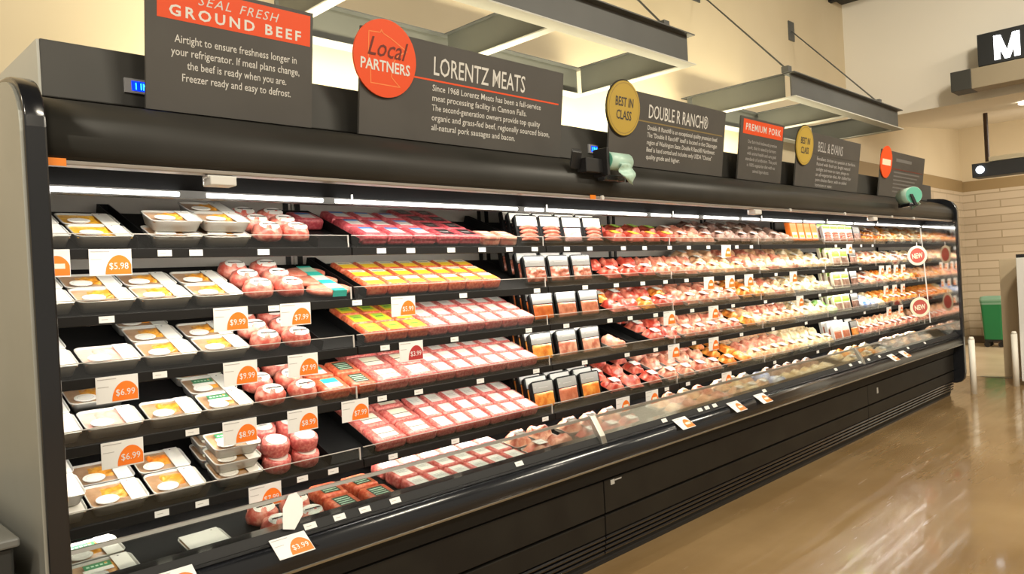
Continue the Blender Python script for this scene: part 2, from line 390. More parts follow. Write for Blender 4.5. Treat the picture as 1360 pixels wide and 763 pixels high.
# deck, front glass, bumper, kick
part(MB().prism_x([(2.50, .60), (3.22, .75), (3.22, .60), (2.50, .55)], X0, X1), 'deck', M['shelf'])
GL = [X0+.005, 3.03, 6.55, X1-.01]
for i in range(3):
    a, c = GL[i]+.006, GL[i+1]-.006
    g = part(MB().prism_x([(2.440, .690), (2.490, .787), (2.496, .784), (2.446, .688)], a, c), 'front_glass', M['glass'])
    sub(MB().prism_x([(2.484, .782), (2.487, .793), (2.499, .793), (2.498, .778)], a, c), 'glass_rail', M['steel'], g)
for x in (3.03, 6.55):
    part(MB().prism_x([(2.405, .655), (2.418, .70), (2.478, .798), (2.497, .798), (2.45, .69), (2.44, .655)], x-.02, x+.02), 'glass_bracket', M['steel'], bevel=.002)
BUMP = [(2.52, .69), (2.442, .692), (2.418, .662), (2.404, .657), (2.392, .648), (2.383, .634), (2.377, .615), (2.375, .595), (2.376, .572), (2.381, .560), (2.392, .553), (2.44, .553), (2.47, .53), (2.52, .53)]
bu = part(MB().prism_x(BUMP, X0, X1), 'bumper', M['blackgloss'])
for p in bu.data.polygons: p.use_smooth = abs(p.normal.x) < .1 and .556 < p.center.z < .655
sub(MB().prism_x([(2.4400, .6935), (2.4415, .696), (2.421, .670), (2.4195, .667)], X0, X1), 'label_channel', M['blackmat'], bu)
sub(MB().prism_x([(2.405, .659), (2.4185, .664), (2.4165, .667), (2.403, .6615)], X0, X1), 'bumper_bead', M['rail'], bu)
sub(MB().prism_x([(2.374, .566), (2.379, .557), (2.382, .559), (2.377, .568)], X0, X1), 'chrome_strip', M['steel'], bu)
part(MB().prism_x([(2.52, .553), (2.46, .553), (2.478, .455), (2.52, .44)], X0, X1), 'undercut', M['blackmat'])
KJ = [X0, 3.09, 6.77, X1]
for i in range(3):
    a, c = KJ[i]+.004, KJ[i+1]-.004
    part(MB().prism_x([(2.478, .447), (2.478, .279), (2.52, .279), (2.52, .447)], a, c), 'kick_panel', M['kick'], bevel=.003)
    part(MB().prism_x([(2.480, .265), (2.482, .165), (2.52, .165), (2.52, .265)], a, c), 'lower_panel', M['kick'], bevel=.003)
    s = MB()
    for j in range(4):
        z = .158 - j*.027
        s.prism_x([(2.484+j*.004, z), (2.480+j*.004, z-.008), (2.484+j*.004, z-.015), (2.52, z-.015), (2.52, z)], a, c)
    part(s, 'grille', M['blackgloss'])
part(MB().box(X0, X1, 2.52, 3.4, .02, .553), 'lower_body', M['blackmat'])
part(MB().box(X0+.01, X1-.01, 2.525, 3.4, 0, .06), 'base', M['black'])
o = MB().box(3.145, 3.178, 2.4745, 2.4772, .415, .44).build('rating_plate', M['greycard']); tag(o, 'small white plate on the dark kick panel beside the joint', 'plate')
o = MB().box(3.182, 3.24, 2.4755, 2.4772, .43, .437).build('maker_strip', M['greyink']); tag(o, 'tiny grey lettering strip beside the white plate on kick panel', 'plate')
o = MB().box(6.98, 7.01, 2.4745, 2.4772, .35, .40).build('rating_plate', M['greycard']); tag(o, 'small white plate on the far kick panel', 'plate')

# ------------------------------------------------------------------ products: heightfields and builders
def rrect(wd, dp, r, seg=4):
    pts = []
    for cx, cy, a0 in ((wd/2-r, dp-r, 0), (-wd/2+r, dp-r, PI/2), (-wd/2+r, r, PI), (wd/2-r, r, 1.5*PI)):
        for i in range(seg+1):
            a = a0 + PI/2*i/seg; pts.append((cx + r*math.cos(a), cy + r*math.sin(a)))
    return pts
def ringz(pts, z, wd=1, dp=1, cy=0): return [(x*wd, cy + (y-cy)*dp, z) for x, y in pts]
def hfield(mb, wd, dp, base, amp, nb, seed, nx=20, ny=16, mi=0, low=.35, aspect=1.0, rmin=.25, rmax=.42):
    """a continuous lumpy surface (pieces of meat or food) over a rectangle, front edge at y=0"""
    rd = random.Random(seed); bl = []
    for q in range(nb):
        a = rd.uniform(-.5, .5)
        bl.append((rd.uniform(-.42, .42)*wd, rd.uniform(.1, .9)*dp, rd.uniform(rmin, rmax)*min(wd, dp)*aspect, rd.uniform(rmin, rmax)*min(wd, dp), rd.uniform(.6, 1), a))
    n0 = len(mb.v)
    for j in range(ny+1):
        for i in range(nx+1):
            x = (i/nx-.5)*wd; y = j/ny*dp; h = low
            for bx, by, ra, rb, hh, an in bl:
                u = (x-bx)*math.cos(an)+(y-by)*math.sin(an); v = -(x-bx)*math.sin(an)+(y-by)*math.cos(an)
                q = (u/ra)**2+(v/rb)**2
                if q < 1: h = max(h, low*.5 + hh*math.sqrt(1-q)*(1-low*.5))
            e = min(i, nx-i)/nx*2; f = min(j, ny-j)/ny*2
            edge = min(1, e*5)*.75+.25; edge *= min(1, f*5)*.75+.25
            if i in (0, nx) or j in (0, ny): edge = 0
            z = base + amp*h*edge*(1 + .18*noise.noise(Vector((x*60, y*60, seed))))
            mb.v.append((x*(1 if 0 < i < nx else 1), y, z))
    for j in range(ny):
        for i in range(nx):
            a = n0+j*(nx+1)+i; mb.f.append((a, a+1, a+nx+2, a+nx+1)); mb.m.append(mi)
    return mb
def tray_mesh(wd, dp, h, r=.022, taper=.84):
    p = rrect(wd, dp, r); c = dp/2
    return MB().loft([ringz(p, 0, taper, taper, c), ringz(p, h*.85, .95, .95, c), ringz(p, h, 1, 1, c), ringz(p, h+.003, 1, 1, c), ringz(p, h+.003, .955, .945, c), ringz(p, h-.008, .93, .92, c)])
PROTO = {}
def tray_pack(fill, mi_fill, seed, accent=None, green=False, plain=False, bg='tanfill', wd=.186, dp=.136, h=.040):
    root = tray_mesh(wd, dp, h).build('meal_tray', M['traygrey'], None, True)
    root.data.polygons.foreach_set('use_smooth', [len(p.vertices) == 4 for p in root.data.polygons])
    f = MB(); f.box(-wd*.46, wd*.46, dp*.05, dp*.95, h-.007, h-.0035); f.build('backing_card', M[bg], root)
    if fill:
        c = MB(); hfield(c, wd*.42, dp*.60, h-.006, .013, 9, seed, 16, 14, low=.3, rmin=.14, rmax=.25)
        c.build('filling', M[fill], root, True).location = (-wd*.02, dp*.27, 0)
    lb = MB().box(wd*.17, wd*.44, -.002, dp*1.0, h+.003, h+.0042)
    lb.box(wd*.27, wd*.30, dp*.90, dp*.93, h+.0042, h+.0046, 1)
    lb.build('label_band', [M['oval'], M['ink']], root)
    if plain:
        MB().box(-wd*.44, wd*.17, dp*.02, dp*.98, h+.003, h+.0042).build('cover_label', M['oval'], root)
    else:
        rl = MB(); pts = [(-wd*.20 + .036*math.cos(2*PI*i/24), dp*.24 + .026*math.sin(2*PI*i/24)) for i in range(24)]
        rl.prism_z(pts, h+.0045, h+.0075)
        q = [(-wd*.20 + .026*math.cos(2*PI*i/20), dp*.24 + .017*math.sin(2*PI*i/20)) for i in range(20)]
        stroke(rl, [(a, b_) for a, b_ in q], .0012, h+.0079, 1, True)
        rl.build('round_label', [M['oval'], M['greycard']], root)
    if green:
        g = MB().box(-wd*.30, wd*.12, dp*.56, dp*.80, h+.0055, h+.0065)
        for t in range(5): g.box(-wd*.26+t*wd*.07, -wd*.26+t*wd*.07+wd*.045, dp*.65, dp*.71, h+.0065, h+.0068, 1)
        g.build('green_label', [M['green'], M['palegreen']], root)
        MB().box(-wd*.34, wd*.12, dp*.40, dp*.56, h+.0055, h+.0062).build('white_label', M['oval'], root)
    return root
def brick(bodym, lab, wd=.112, dp=.103, h=.052, name='beef_pack', lw=.072, ld=.076):
    p = rrect(wd, dp, .014, 3); c = dp/2
    mb = MB().loft([ringz(p, 0, .94, .94, c), ringz(p, h*.2, 1, 1, c), ringz(p, h*.72, 1, 1, c), ringz(p, h*.92, .96, .96, c), ringz(p, h, .84, .84, c)])
    for i, v in enumerate(mb.v):
        q = noise.noise(Vector((v[0]*45, v[1]*45, v[2]*45+wd*99)))*.0022; mb.v[i] = (v[0]*(1+q*8), v[1]+q, v[2]+(q if .01 < v[2] < h*.95 else 0))
    root = mb.build(name, M[bodym], None, True)
    z = h+.0006
    l = MB(); x0, x1, y0, y1 = -lw/2, lw/2, c-ld/2, c+ld/2
    l.box(x0, x1, y0, y1, h-.001, z)
    if lab == 'white':
        for t, (a, b_) in enumerate([(.15, .85), (.15, .7), (.2, .8)]): l.box(x0+lw*a, x0+lw*b_, y0+ld*(.62-.12*t), y0+ld*(.65-.12*t), z, z+.0003, 1)
        ms = [M['oval'], M['greyink']]
    elif lab == 'pinkwhite':
        l.box(x0, x1, y0+ld*.40, y0+ld*.46, z, z+.0003, 1); ms = [M['cream'], M['ink']]
    elif lab == 'yellow':
        l.box(x0, x1, y0+ld*.60, y1, z, z+.0004, 1); l.box(x0+.01, x1-.01, y0+ld*.74, y0+ld*.80, z+.0004, z+.0006, 2); ms = [M['yellow'], M['cream'], M['ink']]
    elif lab == 'lime':
        l.box(x0+.012, x1-.012, y0+ld*.25, y1-.008, z, z+.0004, 1); l.box(x0+.02, x1-.02, y0+ld*.5, y0+ld*.58, z+.0004, z+.0006, 2); ms = [M['yellow'], M['lime'], M['darkgreen']]
    elif lab == 'bluewhite':
        l.box(x0, x1, y0+ld*.75, y1, z, z+.0004, 1); ms = [M['oval'], M['blue']]
    elif lab == 'black':
        l.box(x0+.01, x1-.01, y0+ld*.5, y0+ld*.58, z, z+.0004, 1); l.box(x0+.015, x1-.02, y0+ld*.3, y0+ld*.35, z, z+.0004, 1); ms = [M['blacklabel'], M['greyink']]
    elif lab == 'darkgreen':
        for t in range(4): l.box(x0+.006, x1-.006, y0+ld*(.1+.22*t), y0+ld*(.17+.22*t), z, z+.0004, 1)
        ms = [M['darkgreen'], M['palegreen']]
    elif lab == 'teal':
        l.box(x0, x1, y0+ld*.5, y1, z, z+.0004, 1); ms = [M['oval'], M['teal']]
    l.build('label', ms, root)
    return root
def roast_bag(seed, wd=.118, dp=.102, h=.068):
    p = rrect(wd, dp, .045, 5); c = dp/2; rg = []
    for z, s in ((0, .72), (.14, .92), (.35, 1), (.6, .96), (.8, .84), (.93, .62), (1, .36)): rg.append(ringz(p, z*h, s, s, c))
    mb = MB().loft(rg)
    for i, v in enumerate(mb.v):
        q = noise.noise(Vector((v[0]*28, v[1]*28, v[2]*28+seed*7)))*.007 + noise.noise(Vector((v[0]*70, v[1]*70, v[2]*70+seed)))*.005
        d = Vector((v[0], v[1]-c, v[2]-h*.4)).normalized()*q; mb.v[i] = (v[0]+d.x, v[1]+d.y, max(0, v[2]+d.z))
    root = mb.build('roast_bag', M['bagpink'], None, True)
    l = MB(); seg = 28
    for rr_, zz in ((1, -.004), (.7, .001), (.0, .003)):
        for i in range(seg):
            a = 2*PI*i/seg; l.v.append((.042*rr_*math.cos(a), .029*rr_*math.sin(a), zz))
    for q in range(2):
        for i in range(seg):
            j = (i+1) % seg; l.f.append((q*seg+i, q*seg+j, (q+1)*seg+j, (q+1)*seg+i)); l.m.append(0)
    l.box(-.032, .032, -.0028, .0012, .0022, .0042, 1)
    o = l.build('oval_label', [M['oval'], M['ink']], root); o.location = (0, c-.014, h*.985); o.rotation_euler = (.26, 0, 0)
    return root
def round_pack():
    r = .056; mb = MB(); seg = 24
    ring = lambda z, q: [(r*q*math.cos(2*PI*i/seg), r+r*q*math.sin(2*PI*i/seg), z) for i in range(seg)]
    mb.loft([ring(0, .9), ring(.01, 1), ring(.042, 1), ring(.052, .94), ring(.056, .8)])
    root = mb.build('round_meat_pack', M['pink'], None, True)
    l = MB(); disc(0, r, r*.72, .0575, l, 0, 24, .003); l.box(-.02, .02, r-.002, r+.002, .0575, .058, 1); l.build('round_label', [M['oval'], M['greyink']], root)
    return root
def patty_pack():
    wd, dp, h = .21, .105, .03
    e = [(wd/2*math.cos(2*PI*i/28), dp/2+dp/2*math.sin(2*PI*i/28)*(1)) for i in range(28)]
    mb = MB().loft([ringz(e, 0, .86, .86, dp/2), ringz(e, h*.4, 1, 1, dp/2), ringz(e, h*.8, .97, .97, dp/2), ringz(e, h, .8, .8, dp/2)])
    root = mb.build('patty_pack', M['sausage'], None, True)
    l = MB().box(-.012, .055, .0, dp, h, h+.001); l.box(-.012, .055, .0, dp*.28, h+.001, h+.0014, 1); l.box(-.012, .055, dp*.84, dp, h+.001, h+.0014, 1)
    l.quad([(-.012, -.002, .004), (.055, -.002, .004), (.055, 0, h+.001), (-.012, 0, h+.001)], 1)
    l.build('teal_label_band', [M['palegreen'], M['teal']], root)
    return root
def upright(kind, wd=.182, h=.155, lab='headcard', frame='trayblack'):
    """a tray pack standing on its edge and leaning back"""
    root = MB(); p = [(x, y) for x, y in rrect(wd, h, .02, 3)]
    rg = [[(x*s, z*1.0, y) for x, z in p] for y, s in ((0, 1), (.022, .92))]
    mb = MB(); mb.loft([[(x, .0, z) for x, z in p], [(x, -.004, z) for x, z in p], [(x*.99, -.004, h/2+(z-h/2)*.99) for x, z in p]][0:2])
    mb.loft([[(x, .0, z) for x, z in p], [(x*.9, .026, h/2+(z-h/2)*.9) for x, z in p]])
    root = mb.build('standing_meat_pack', M[frame])
    l = MB().box(-wd*.43, wd*.43, -.0062, -.004, h*.60, h*.95)
    l.box(-wd*.36, -wd*.33, -.0066, -.0062, h*.76, h*.80, 1); l.box(-wd*.2, wd*.2, -.0066, -.0062, h*.74, h*.757, 1)
    l.build('header_label', [M[lab], M['greyink']], root)
    c = MB()
    if kind == 'links':
        for t in range(4):
            zz = h*(.10+.135*t); rings = []
            for a in range(9):
                f = a/8; x = (f-.5)*wd*.74; rr_ = .0125*(math.sin(PI*min(1, max(0, f*.94+.03)))**.35); zc = zz + .008*math.sin(PI*f)
                rings.append([(x, -.008+rr_*math.cos(2*PI*i/10), zc+rr_*math.sin(2*PI*i/10)) for i in range(10)])
            c.loft(rings)
        c.build('sausage_links', M['sausage'], root, True)
    elif kind == 'balls':
        hfield(c, wd*.84, h*.52, 0, .018, 16, 5, 20, 12, low=.3, rmin=.2, rmax=.26); o = c.build('meatballs', M['balls'], root, True); o.rotation_euler = (PI/2, 0, 0); o.location = (0, -.004, h*.06)
    elif kind == 'ham':
        hfield(c, wd*.8, h*.5, 0, .016, 3, 8, 16, 12, low=.6, aspect=2.4); o = c.build('ham_slices', M['ham'], root, True); o.rotation_euler = (PI/2, 0, 0); o.location = (0, -.004, h*.06)
    else:
        hfield(c, wd*.84, h*.52, 0, .010, 4, 3, 14, 10, low=.8, rmin=.5, rmax=.8); o = c.build('meat_slab', M[kind], root, True); o.rotation_euler = (PI/2, 0, 0); o.location = (0, -.004, h*.055)
    return root
def meat_pack(col, seed, sticker=True, name='meat_pack', wd=.152, dp=.132, h=.018, amp=.056, nb=5, tray='trayblack', st2=None, aspect=1.25):
    root = tray_mesh(wd, dp, h, .02, .88).build(name, M[tray])
    c = MB(); hfield(c, wd*.93, dp*.92, h-.006, amp, nb, seed, 18, 14, low=.25, aspect=aspect, rmin=.30, rmax=.48); o = c.build('meat', M[col], root, True); o.location = (0, dp*.04, 0)
    if sticker:
        rd = random.Random(seed); cx, cy = rd.uniform(-.02, .02), dp*rd.uniform(.4, .55)
        me = o.data; zz = max([v.co.z for v in me.vertices if abs(v.co.x-cx) < .033 and abs(v.co.y+dp*.04-cy) < .026] + [h])
        l = MB().box(-.032, .032, -.026, .026, -.0008, .0008); l.box(-.024, .02, -.004, .0, .0008, .0012, 1)
        s = l.build('sticker', [M[st2 or 'oval'], M['greyink']], root); s.location = (cx, cy, zz+.001)
    return root
def carton(wd=.12, h=.17, dp=.05):
    mb = MB(); mb.box(-wd/2, wd/2, 0, dp, 0, h); root = mb.build('orange_carton', M['tagor'], None, False, .006)
    MB().box(-wd*.38, wd*.38, -.0015, 0, h*.1, h*.42).build('window_label', M['cream'], root)
    MB().box(-wd*.3, wd*.3, -.0025, -.0015, h*.15, h*.3).build('food_print', M['corn'], root)
    return root
def greenpack(wd=.17, h=.16):
    root = upright('links', wd, h, 'cream', 'whitegloss')
    root.name = 'green_topped_pack'
    MB().box(-wd*.44, wd*.44, -.0075, -.0062, h*.80, h*.97).build('green_top', M['lime'], root)
    return root
meat('bluefilm', (.10, .25, .70), (.86, .86, .90), 16)
meat('limefilm', (.16, .50, .06), (.70, .85, .45), 18)
def color_bag(film, lab):
    o = roast_bag(9, .15, .11, .07); o.name = 'printed_bag'; o.data.materials.clear(); o.data.materials.append(M[film]); return o
BUILD = {
 'corn': lambda: tray_pack('corn', 0, 1, bg='corn'), 'tan': lambda: tray_pack('amber', 0, 2), 'carrot': lambda: tray_pack('carrot', 0, 3),
 'rose': lambda: tray_pack('rosefill', 0, 4, bg='rosefill'), 'greentray': lambda: tray_pack('amber', 0, 5, green=True), 'plain': lambda: tray_pack(None, 0, 6, plain=True, wd=.152),
 'pink': lambda: brick('pink', 'white'), 'pinkbig': lambda: brick('pink', 'pinkwhite', .165, .125, .055, 'ground_meat_pack', .095, .08), 'yel': lambda: brick('beeforange', 'yellow', lw=.080, ld=.080), 'lime': lambda: brick('beeforange', 'lime', lw=.082, ld=.080),
 'mag': lambda: brick('magenta', 'bluewhite', .135, .12, .052), 'magblack': lambda: brick('magenta', 'black', .135, .11, .05), 'dgreen': lambda: brick('beeforange', 'darkgreen', .125, .12, .05), 'teal': lambda: brick('beeforange', 'teal', .13, .12, .05),
 'ltpink': lambda: brick('pork', 'pinkwhite', .12, .11, .05, 'pork_pack'),
 'bag': lambda: roast_bag(1), 'bag2': lambda: roast_bag(5), 'round': round_pack, 'patty': patty_pack,
 'uplinks': lambda: upright('links', lab='oval'), 'upham': lambda: upright('ham', lab='oval'), 'upballs': lambda: upright('balls'), 'upslab': lambda: upright('slab'), 'upslab2': lambda: upright('slab2'), 'uppork': lambda: upright('pork'), 'updark': lambda: upright('brown'),
 'uporange': lambda: upright('orangem'),
 'carton': carton, 'bluebag': lambda: color_bag('bluefilm', 'oval'), 'greenbag': lambda: color_bag('limefilm', 'lime'), 'gpack': greenpack,
 'olive': lambda: upright('greybrown', lab='lime', frame='cream'), 'wpack': lambda: upright('slab2', lab='oval', frame='whitegloss'),
}
for nm, cols in {'red': 'red', 'pork': 'pork', 'pale': 'pale', 'ypale': 'yellowpale', 'orm': 'orangem', 'brown': 'brown', 'gbrown': 'greybrown'}.items():
    for v in range(3):
        BUILD[f'{nm}{v}'] = (lambda c=cols, v=v, nm=nm: meat_pack(c, 11+v*5, sticker=(v == 0), name={'red': 'steak_pack', 'pork': 'pork_chop_pack', 'pale': 'chicken_pack', 'ypale': 'poultry_pack', 'orm': 'marinated_pack', 'brown': 'dark_meat_pack', 'gbrown': 'bagged_meat_pack'}[nm], tray='trayblack' if nm in ('red', 'orm', 'brown') else 'traygrey'))
for v, l in enumerate(('yellow', 'navy', 'lime')):
    BUILD[f'mar{v}'] = lambda v=v, l=l: meat_pack('red' if v != 1 else 'orangem', 41+v*3, True, 'marinated_pack', st2=l)
USED = set(); COUNT = {}
SHN = ['top shelf', 'second shelf', 'third shelf', 'fourth shelf', 'bottom shelf', 'glass-fronted well']
ROWN = ['front row', 'second row', 'third row', 'fourth row', 'fifth row', 'sixth row']
def get(key):
    if key not in PROTO: PROTO[key] = BUILD[key]()
    p = PROTO[key]
    if key not in USED: USED.add(key); return p
    return copy_tree(p)
DTH = math.atan(.21)
def place(key, k, x, d, h, desc, cat, grp, row, stand=False, rz=0, layer=''):
    o = get(key)
    if k < 5: y, z = S(k, d, h); t = TH
    else: y, z = 2.555 + d*math.cos(DTH) - h*math.sin(DTH), .612 + d*math.sin(DTH) + h*math.cos(DTH); t = DTH
    if stand: t = -.16; z += .013
    o.location = (x, y, z); o.rotation_euler = Euler((t, 0, 0)) if not rz else (Matrix.Rotation(t, 3, 'X') @ Matrix.Rotation(rz, 3, 'Z')).to_euler()
    ck = (desc, k, row, layer); COUNT[ck] = COUNT.get(ck, 0)+1
    tag(o, f'{layer}{desc}, {SHN[k]} {ROWN[row]}, {ordw(COUNT[ck])} from silver end', cat, grp or f'{desc}s'[:60])
    return o
def lane(k, x0, n, pitch, rows, rp, keys, desc, cat, d0=.008, jit=.002, h=.005, jz=.0, skip=(), stack=1, sh=.05, rot=.012):
    keys = keys if isinstance(keys, list) else [keys]
    for r in range(rows):
        for i in range(n):
            if (r, i) in skip: continue
            for s in range(stack if r == 0 or stack < 0 else stack):
                key = keys[(i*3+r*2+s) % len(keys)] if len(keys) > 1 else keys[0]
                place(key, k, x0 + (i+.5)*pitch + random.uniform(-jit, jit), d0 + r*rp + random.uniform(0, jit) + s*sh*.4, h + s*sh + random.uniform(0, jz), desc, cat, None, r, rz=random.uniform(-rot, rot), layer='' if stack == 1 else ('upper ' if s == stack-1 else 'lower ' if s == 0 else 'middle '))
def standing(k, x0, n, pitch, rows, rp, keys, desc, d0=.03, cat='meat pack'):
    keys = keys if isinstance(keys, list) else [keys]
    for r in range(rows):
        for i in range(n):
            place(keys[i % len(keys)], k, x0 + (i+.5)*pitch + random.uniform(-.001, .001)+(.003*r), d0+r*rp, .0, desc, cat, None, r, True, rz=0)

TR = 'orange food tray with round label'
TRC = 'clear tray of yellow corn-like food'
TRP = 'white-covered food tray beside end panel'
TRG = 'orange food tray with green label'
TRR = 'clear tray of pink meat with round label'
BAG = 'plump pink meat bag with white oval label'
PK = 'pink beef brick with white label'
RP = .108
# --- top shelf
lane(0, .608, 1, .156, 2, .142, 'plain', TRP, 'food tray', rot=.01)
lane(0, .765, 1, .20, 2, .142, 'corn', TRC, 'food tray')
lane(0, 1.005, 1, .20, 1, .142, 'tan', TR, 'food tray', stack=2, sh=.052)
lane(0, 1.195, 1, .20, 2, .142, 'tan', TR, 'food tray', stack=2, sh=.052)
lane(0, 1.405, 2, .125, 3, .108, ['bag', 'bag2'], BAG, 'meat bag', stack=1, h=.022)
lane(0, 1.71, 1, .13, 1, .1, 'mag', 'deep pink beef brick alone in black tray', 'meat pack', d0=.25)
lane(0, 1.885, 3, .140, 3, .126, 'mag', 'deep pink beef brick with blue-white label', 'meat pack', h=.012)
lane(0, 2.315, 2, .139, 4, .114, 'magblack', 'deep pink beef brick with black label', 'meat pack', h=.012)
lane(0, 2.60, 2, .128, 1, .11, 'ltpink', 'pale pink pork brick', 'meat pack')
standing(0, 2.88, 4, .185, 3, .056, ['uplinks', 'uplinks', 'upham', 'uplinks'], 'standing black sausage pack with white header')
# --- second shelf
lane(1, .608, 1, .156, 2, .142, 'plain', TRP, 'food tray', rot=.01)
lane(1, .765, 3, .193, 2, .143, 'tan', TR, 'food tray')
lane(1, 1.345, 2, .14, 3, .112, ['bag', 'bag2'], BAG, 'meat bag', h=.018)
lane(1, 1.64, 1, .20, 3, .105, 'patty', 'oval sausage patty pack with teal band', 'meat pack', h=.012)
lane(1, 1.895, 7, .117, 3, RP, 'yel', 'orange-red beef brick with yellow label', 'meat pack', h=.008)
standing(1, 2.92, 3, .195, 4, .064, 'upballs', 'standing black pack of meatballs with grey header')
# --- third shelf
lane(2, .608, 1, .156, 2, .142, 'plain', TRP, 'food tray', rot=.01)
lane(2, .765, 1, .2, 1, .143, 'rose', TRR, 'food tray')
lane(2, .963, 1, .2, 3, .142, 'tan', TR, 'food tray')
lane(2, 1.163, 1, .2, 2, .142, 'tan', TR, 'food tray')
lane(2, 1.37, 2, .135, 3, .112, ['bag', 'bag2'], BAG, 'meat bag', h=.018)
lane(2, 1.875, 3, .119, 3, RP, 'lime', 'orange-red beef brick with yellow-green label', 'meat pack', h=.008)
lane(2, 2.235, 6, .119, 3, RP, 'pink', PK, 'meat pack', h=.008)
standing(2, 2.96, 3, .2, 4, .056, ['upslab', 'upslab2', 'upslab2'], 'standing black pack of orange-brown slabs')
# --- fourth shelf
lane(3, .608, 1, .156, 2, .142, 'plain', TRP, 'food tray', rot=.01)
lane(3, .765, 1, .2, 1, .143, 'rose', TRR, 'food tray')
lane(3, .765, 1, .2, 1, .143, 'tan', TR, 'food tray', d0=.20)
lane(3, .963, 1, .2, 1, .143, 'carrot', 'clear tray of carrot-orange food', 'food tray', rot=.03)
lane(3, 1.163, 1, .2, 3, .142, 'greentray', TRG, 'food tray')
lane(3, 1.375, 2, .14, 3, .112, ['bag', 'bag2'], BAG, 'meat bag', h=.018)
lane(3, 1.655, 1, .135, 2, .128, 'teal', 'pink meat pack with teal label', 'meat pack')
lane(3, 1.79, 1, .135, 2, .125, 'dgreen', 'orange-pink meat pack with dark striped label', 'meat pack', h=.01)
lane(3, 1.93, 2, .170, 3, .132, 'pinkbig', 'large pink ground meat pack with pale label', 'meat pack', jit=.003, rot=.02)
lane(3, 2.265, 6, .115, 3, RP, 'pink', PK, 'meat pack', h=.008)
standing(3, 2.93, 3, .21, 4, .056, ['uporange', 'uppork', 'uppork'], 'standing black pack of cut meat, grey header')
# --- bottom shelf
lane(4, .608, 1, .156, 2, .142, 'plain', TRP, 'food tray', rot=.01, stack=2, sh=.052)
lane(4, .765, 1, .2, 2, .143, 'tan', TR, 'food tray')
lane(4, .965, 1, .2, 2, .143, 'carrot', 'clear tray of carrot-orange food', 'food tray')
lane(4, 1.185, 1, .2, 2, .143, 'greentray', TRG, 'food tray', stack=3, sh=.051)
lane(4, 1.395, 2, .126, 3, .120, 'round', 'round pink meat pack with white label', 'meat pack', stack=2, sh=.061)
lane(4, 1.90, 2, .172, 3, .132, 'pinkbig', 'large pink ground meat pack with pale label', 'meat pack', jit=.003, rot=.02)
lane(4, 2.25, 6, .115, 3, RP, 'pink', PK, 'meat pack', h=.008)
standing(4, 2.93, 3, .2, 4, .056, ['uporange', 'upslab2', 'uporange'], 'standing black pack of orange marinated meat')
# --- far lanes: (shelf, x0, x1, keys, description, category)
FAR = [
 (0, 3.66, 4.40, ['mar0', 'mar1', 'mar2'], 'red marinated meat pack with bright label', 2),
 (0, 4.42, 4.90, ['pork0', 'pork1'], 'pinkish white pork pack', 2), (0, 4.91, 5.43, ['brown0', 'brown1'], 'dark brown meat pack', 3), (0, 5.44, 6.16, ['gbrown0', 'gbrown1'], 'greyish bagged meat pack', 3),
 (0, 7.70, 8.40, ['mar1', 'orm0'], 'orange-red marinated meat pack', 2), (0, 8.42, 9.28, ['ypale0', 'orm1'], 'yellow poultry pack', 3),
 (1, 3.60, 4.15, ['red0', 'red1', 'red2'], 'red steak pack', 2), (1, 4.16, 4.80, ['pork0', 'pork1', 'pork2'], 'pink pork chop pack', 2), (1, 4.82, 5.34, ['pale0', 'pale1'], 'pale beige chicken pack', 3), (1, 5.36, 6.42, ['pork1', 'pale2'], 'salmon pink meat pack', 3), (1, 6.44, 6.95, ['ypale0', 'ypale1'], 'pale yellow poultry pack', 3),
 (1, 7.66, 8.44, ['pale0', 'pork2'], 'pale pink chicken pack', 2), (1, 8.46, 9.28, ['ypale1', 'gbrown0'], 'yellow-green poultry pack', 2),
 (2, 3.64, 4.44, ['red1', 'red0', 'orm0', 'red2'], 'red and orange steak pack', 3), (2, 4.46, 5.22, ['pork0', 'pork2', 'pork1'], 'pink pork chop pack', 3), (2, 5.24, 5.60, ['orm0', 'orm1'], 'bright orange marinated pack', 3), (2, 5.62, 6.16, ['pale0', 'pork1'], 'salmon pink meat pack', 3), (2, 6.18, 6.95, ['ypale0', 'ypale2'], 'pale yellow poultry pack', 3),
 (2, 7.66, 8.36, ['pork0', 'pale1'], 'pale pink chicken pack', 2), (2, 8.38, 9.28, ['orm2', 'pale0'], 'orange poultry pack', 2),
 (3, 3.60, 3.78, ['pork1'], 'single pink pork wedge pack', 1), (3, 4.02, 4.40, ['red0', 'red2'], 'red steak pack', 3), (3, 4.42, 5.24, ['pork0', 'pale2', 'pork2'], 'pink pork chop pack', 3), (3, 5.26, 5.62, ['orm0', 'pale1'], 'bright orange marinated pack', 3), (3, 5.64, 6.30, ['pale0', 'pale1', 'pork2'], 'pale chicken breast pack', 3), (3, 6.32, 6.80, ['ypale0', 'ypale1'], 'pale yellow poultry pack', 3),
 (3, 8.04, 8.2, ['ypale1'], 'white poultry pack', 2), (3, 8.22, 9.28, ['orm0', 'pale2', 'orm1'], 'orange poultry pack', 2),
 (4, 3.56, 4.16, ['red0', 'red2'], 'red steak pack with white sticker', 3), (4, 4.18, 4.92, ['pork0', 'pork1', 'pork2'], 'pink pork chop pack', 3), (4, 4.94, 5.36, ['orm0', 'orm1'], 'bright orange marinated pack', 3), (4, 5.38, 6.16, ['pale0', 'pale2', 'pork1'], 'pale chicken breast pack', 3), (4, 6.18, 6.90, ['ypale0', 'ypale1', 'ypale2'], 'pale yellow poultry pack', 3),
 (4, 7.56, 9.28, ['pork0', 'pale1', 'pale2'], 'pale pink chicken pack', 2),
]
for k, a, c, keys, desc, rows in FAR:
    n = max(1, round((c-a)/.172))
    lane(k, a, n, (c-a)/n, rows, .1415, keys, desc, 'meat pack', h=.004, jit=.002, rot=.035, jz=.012)
for i in range(4):
    place('carton', 0, 6.27+i*.135, .05, .012, 'bright orange standing carton', 'carton', None, 0, True)
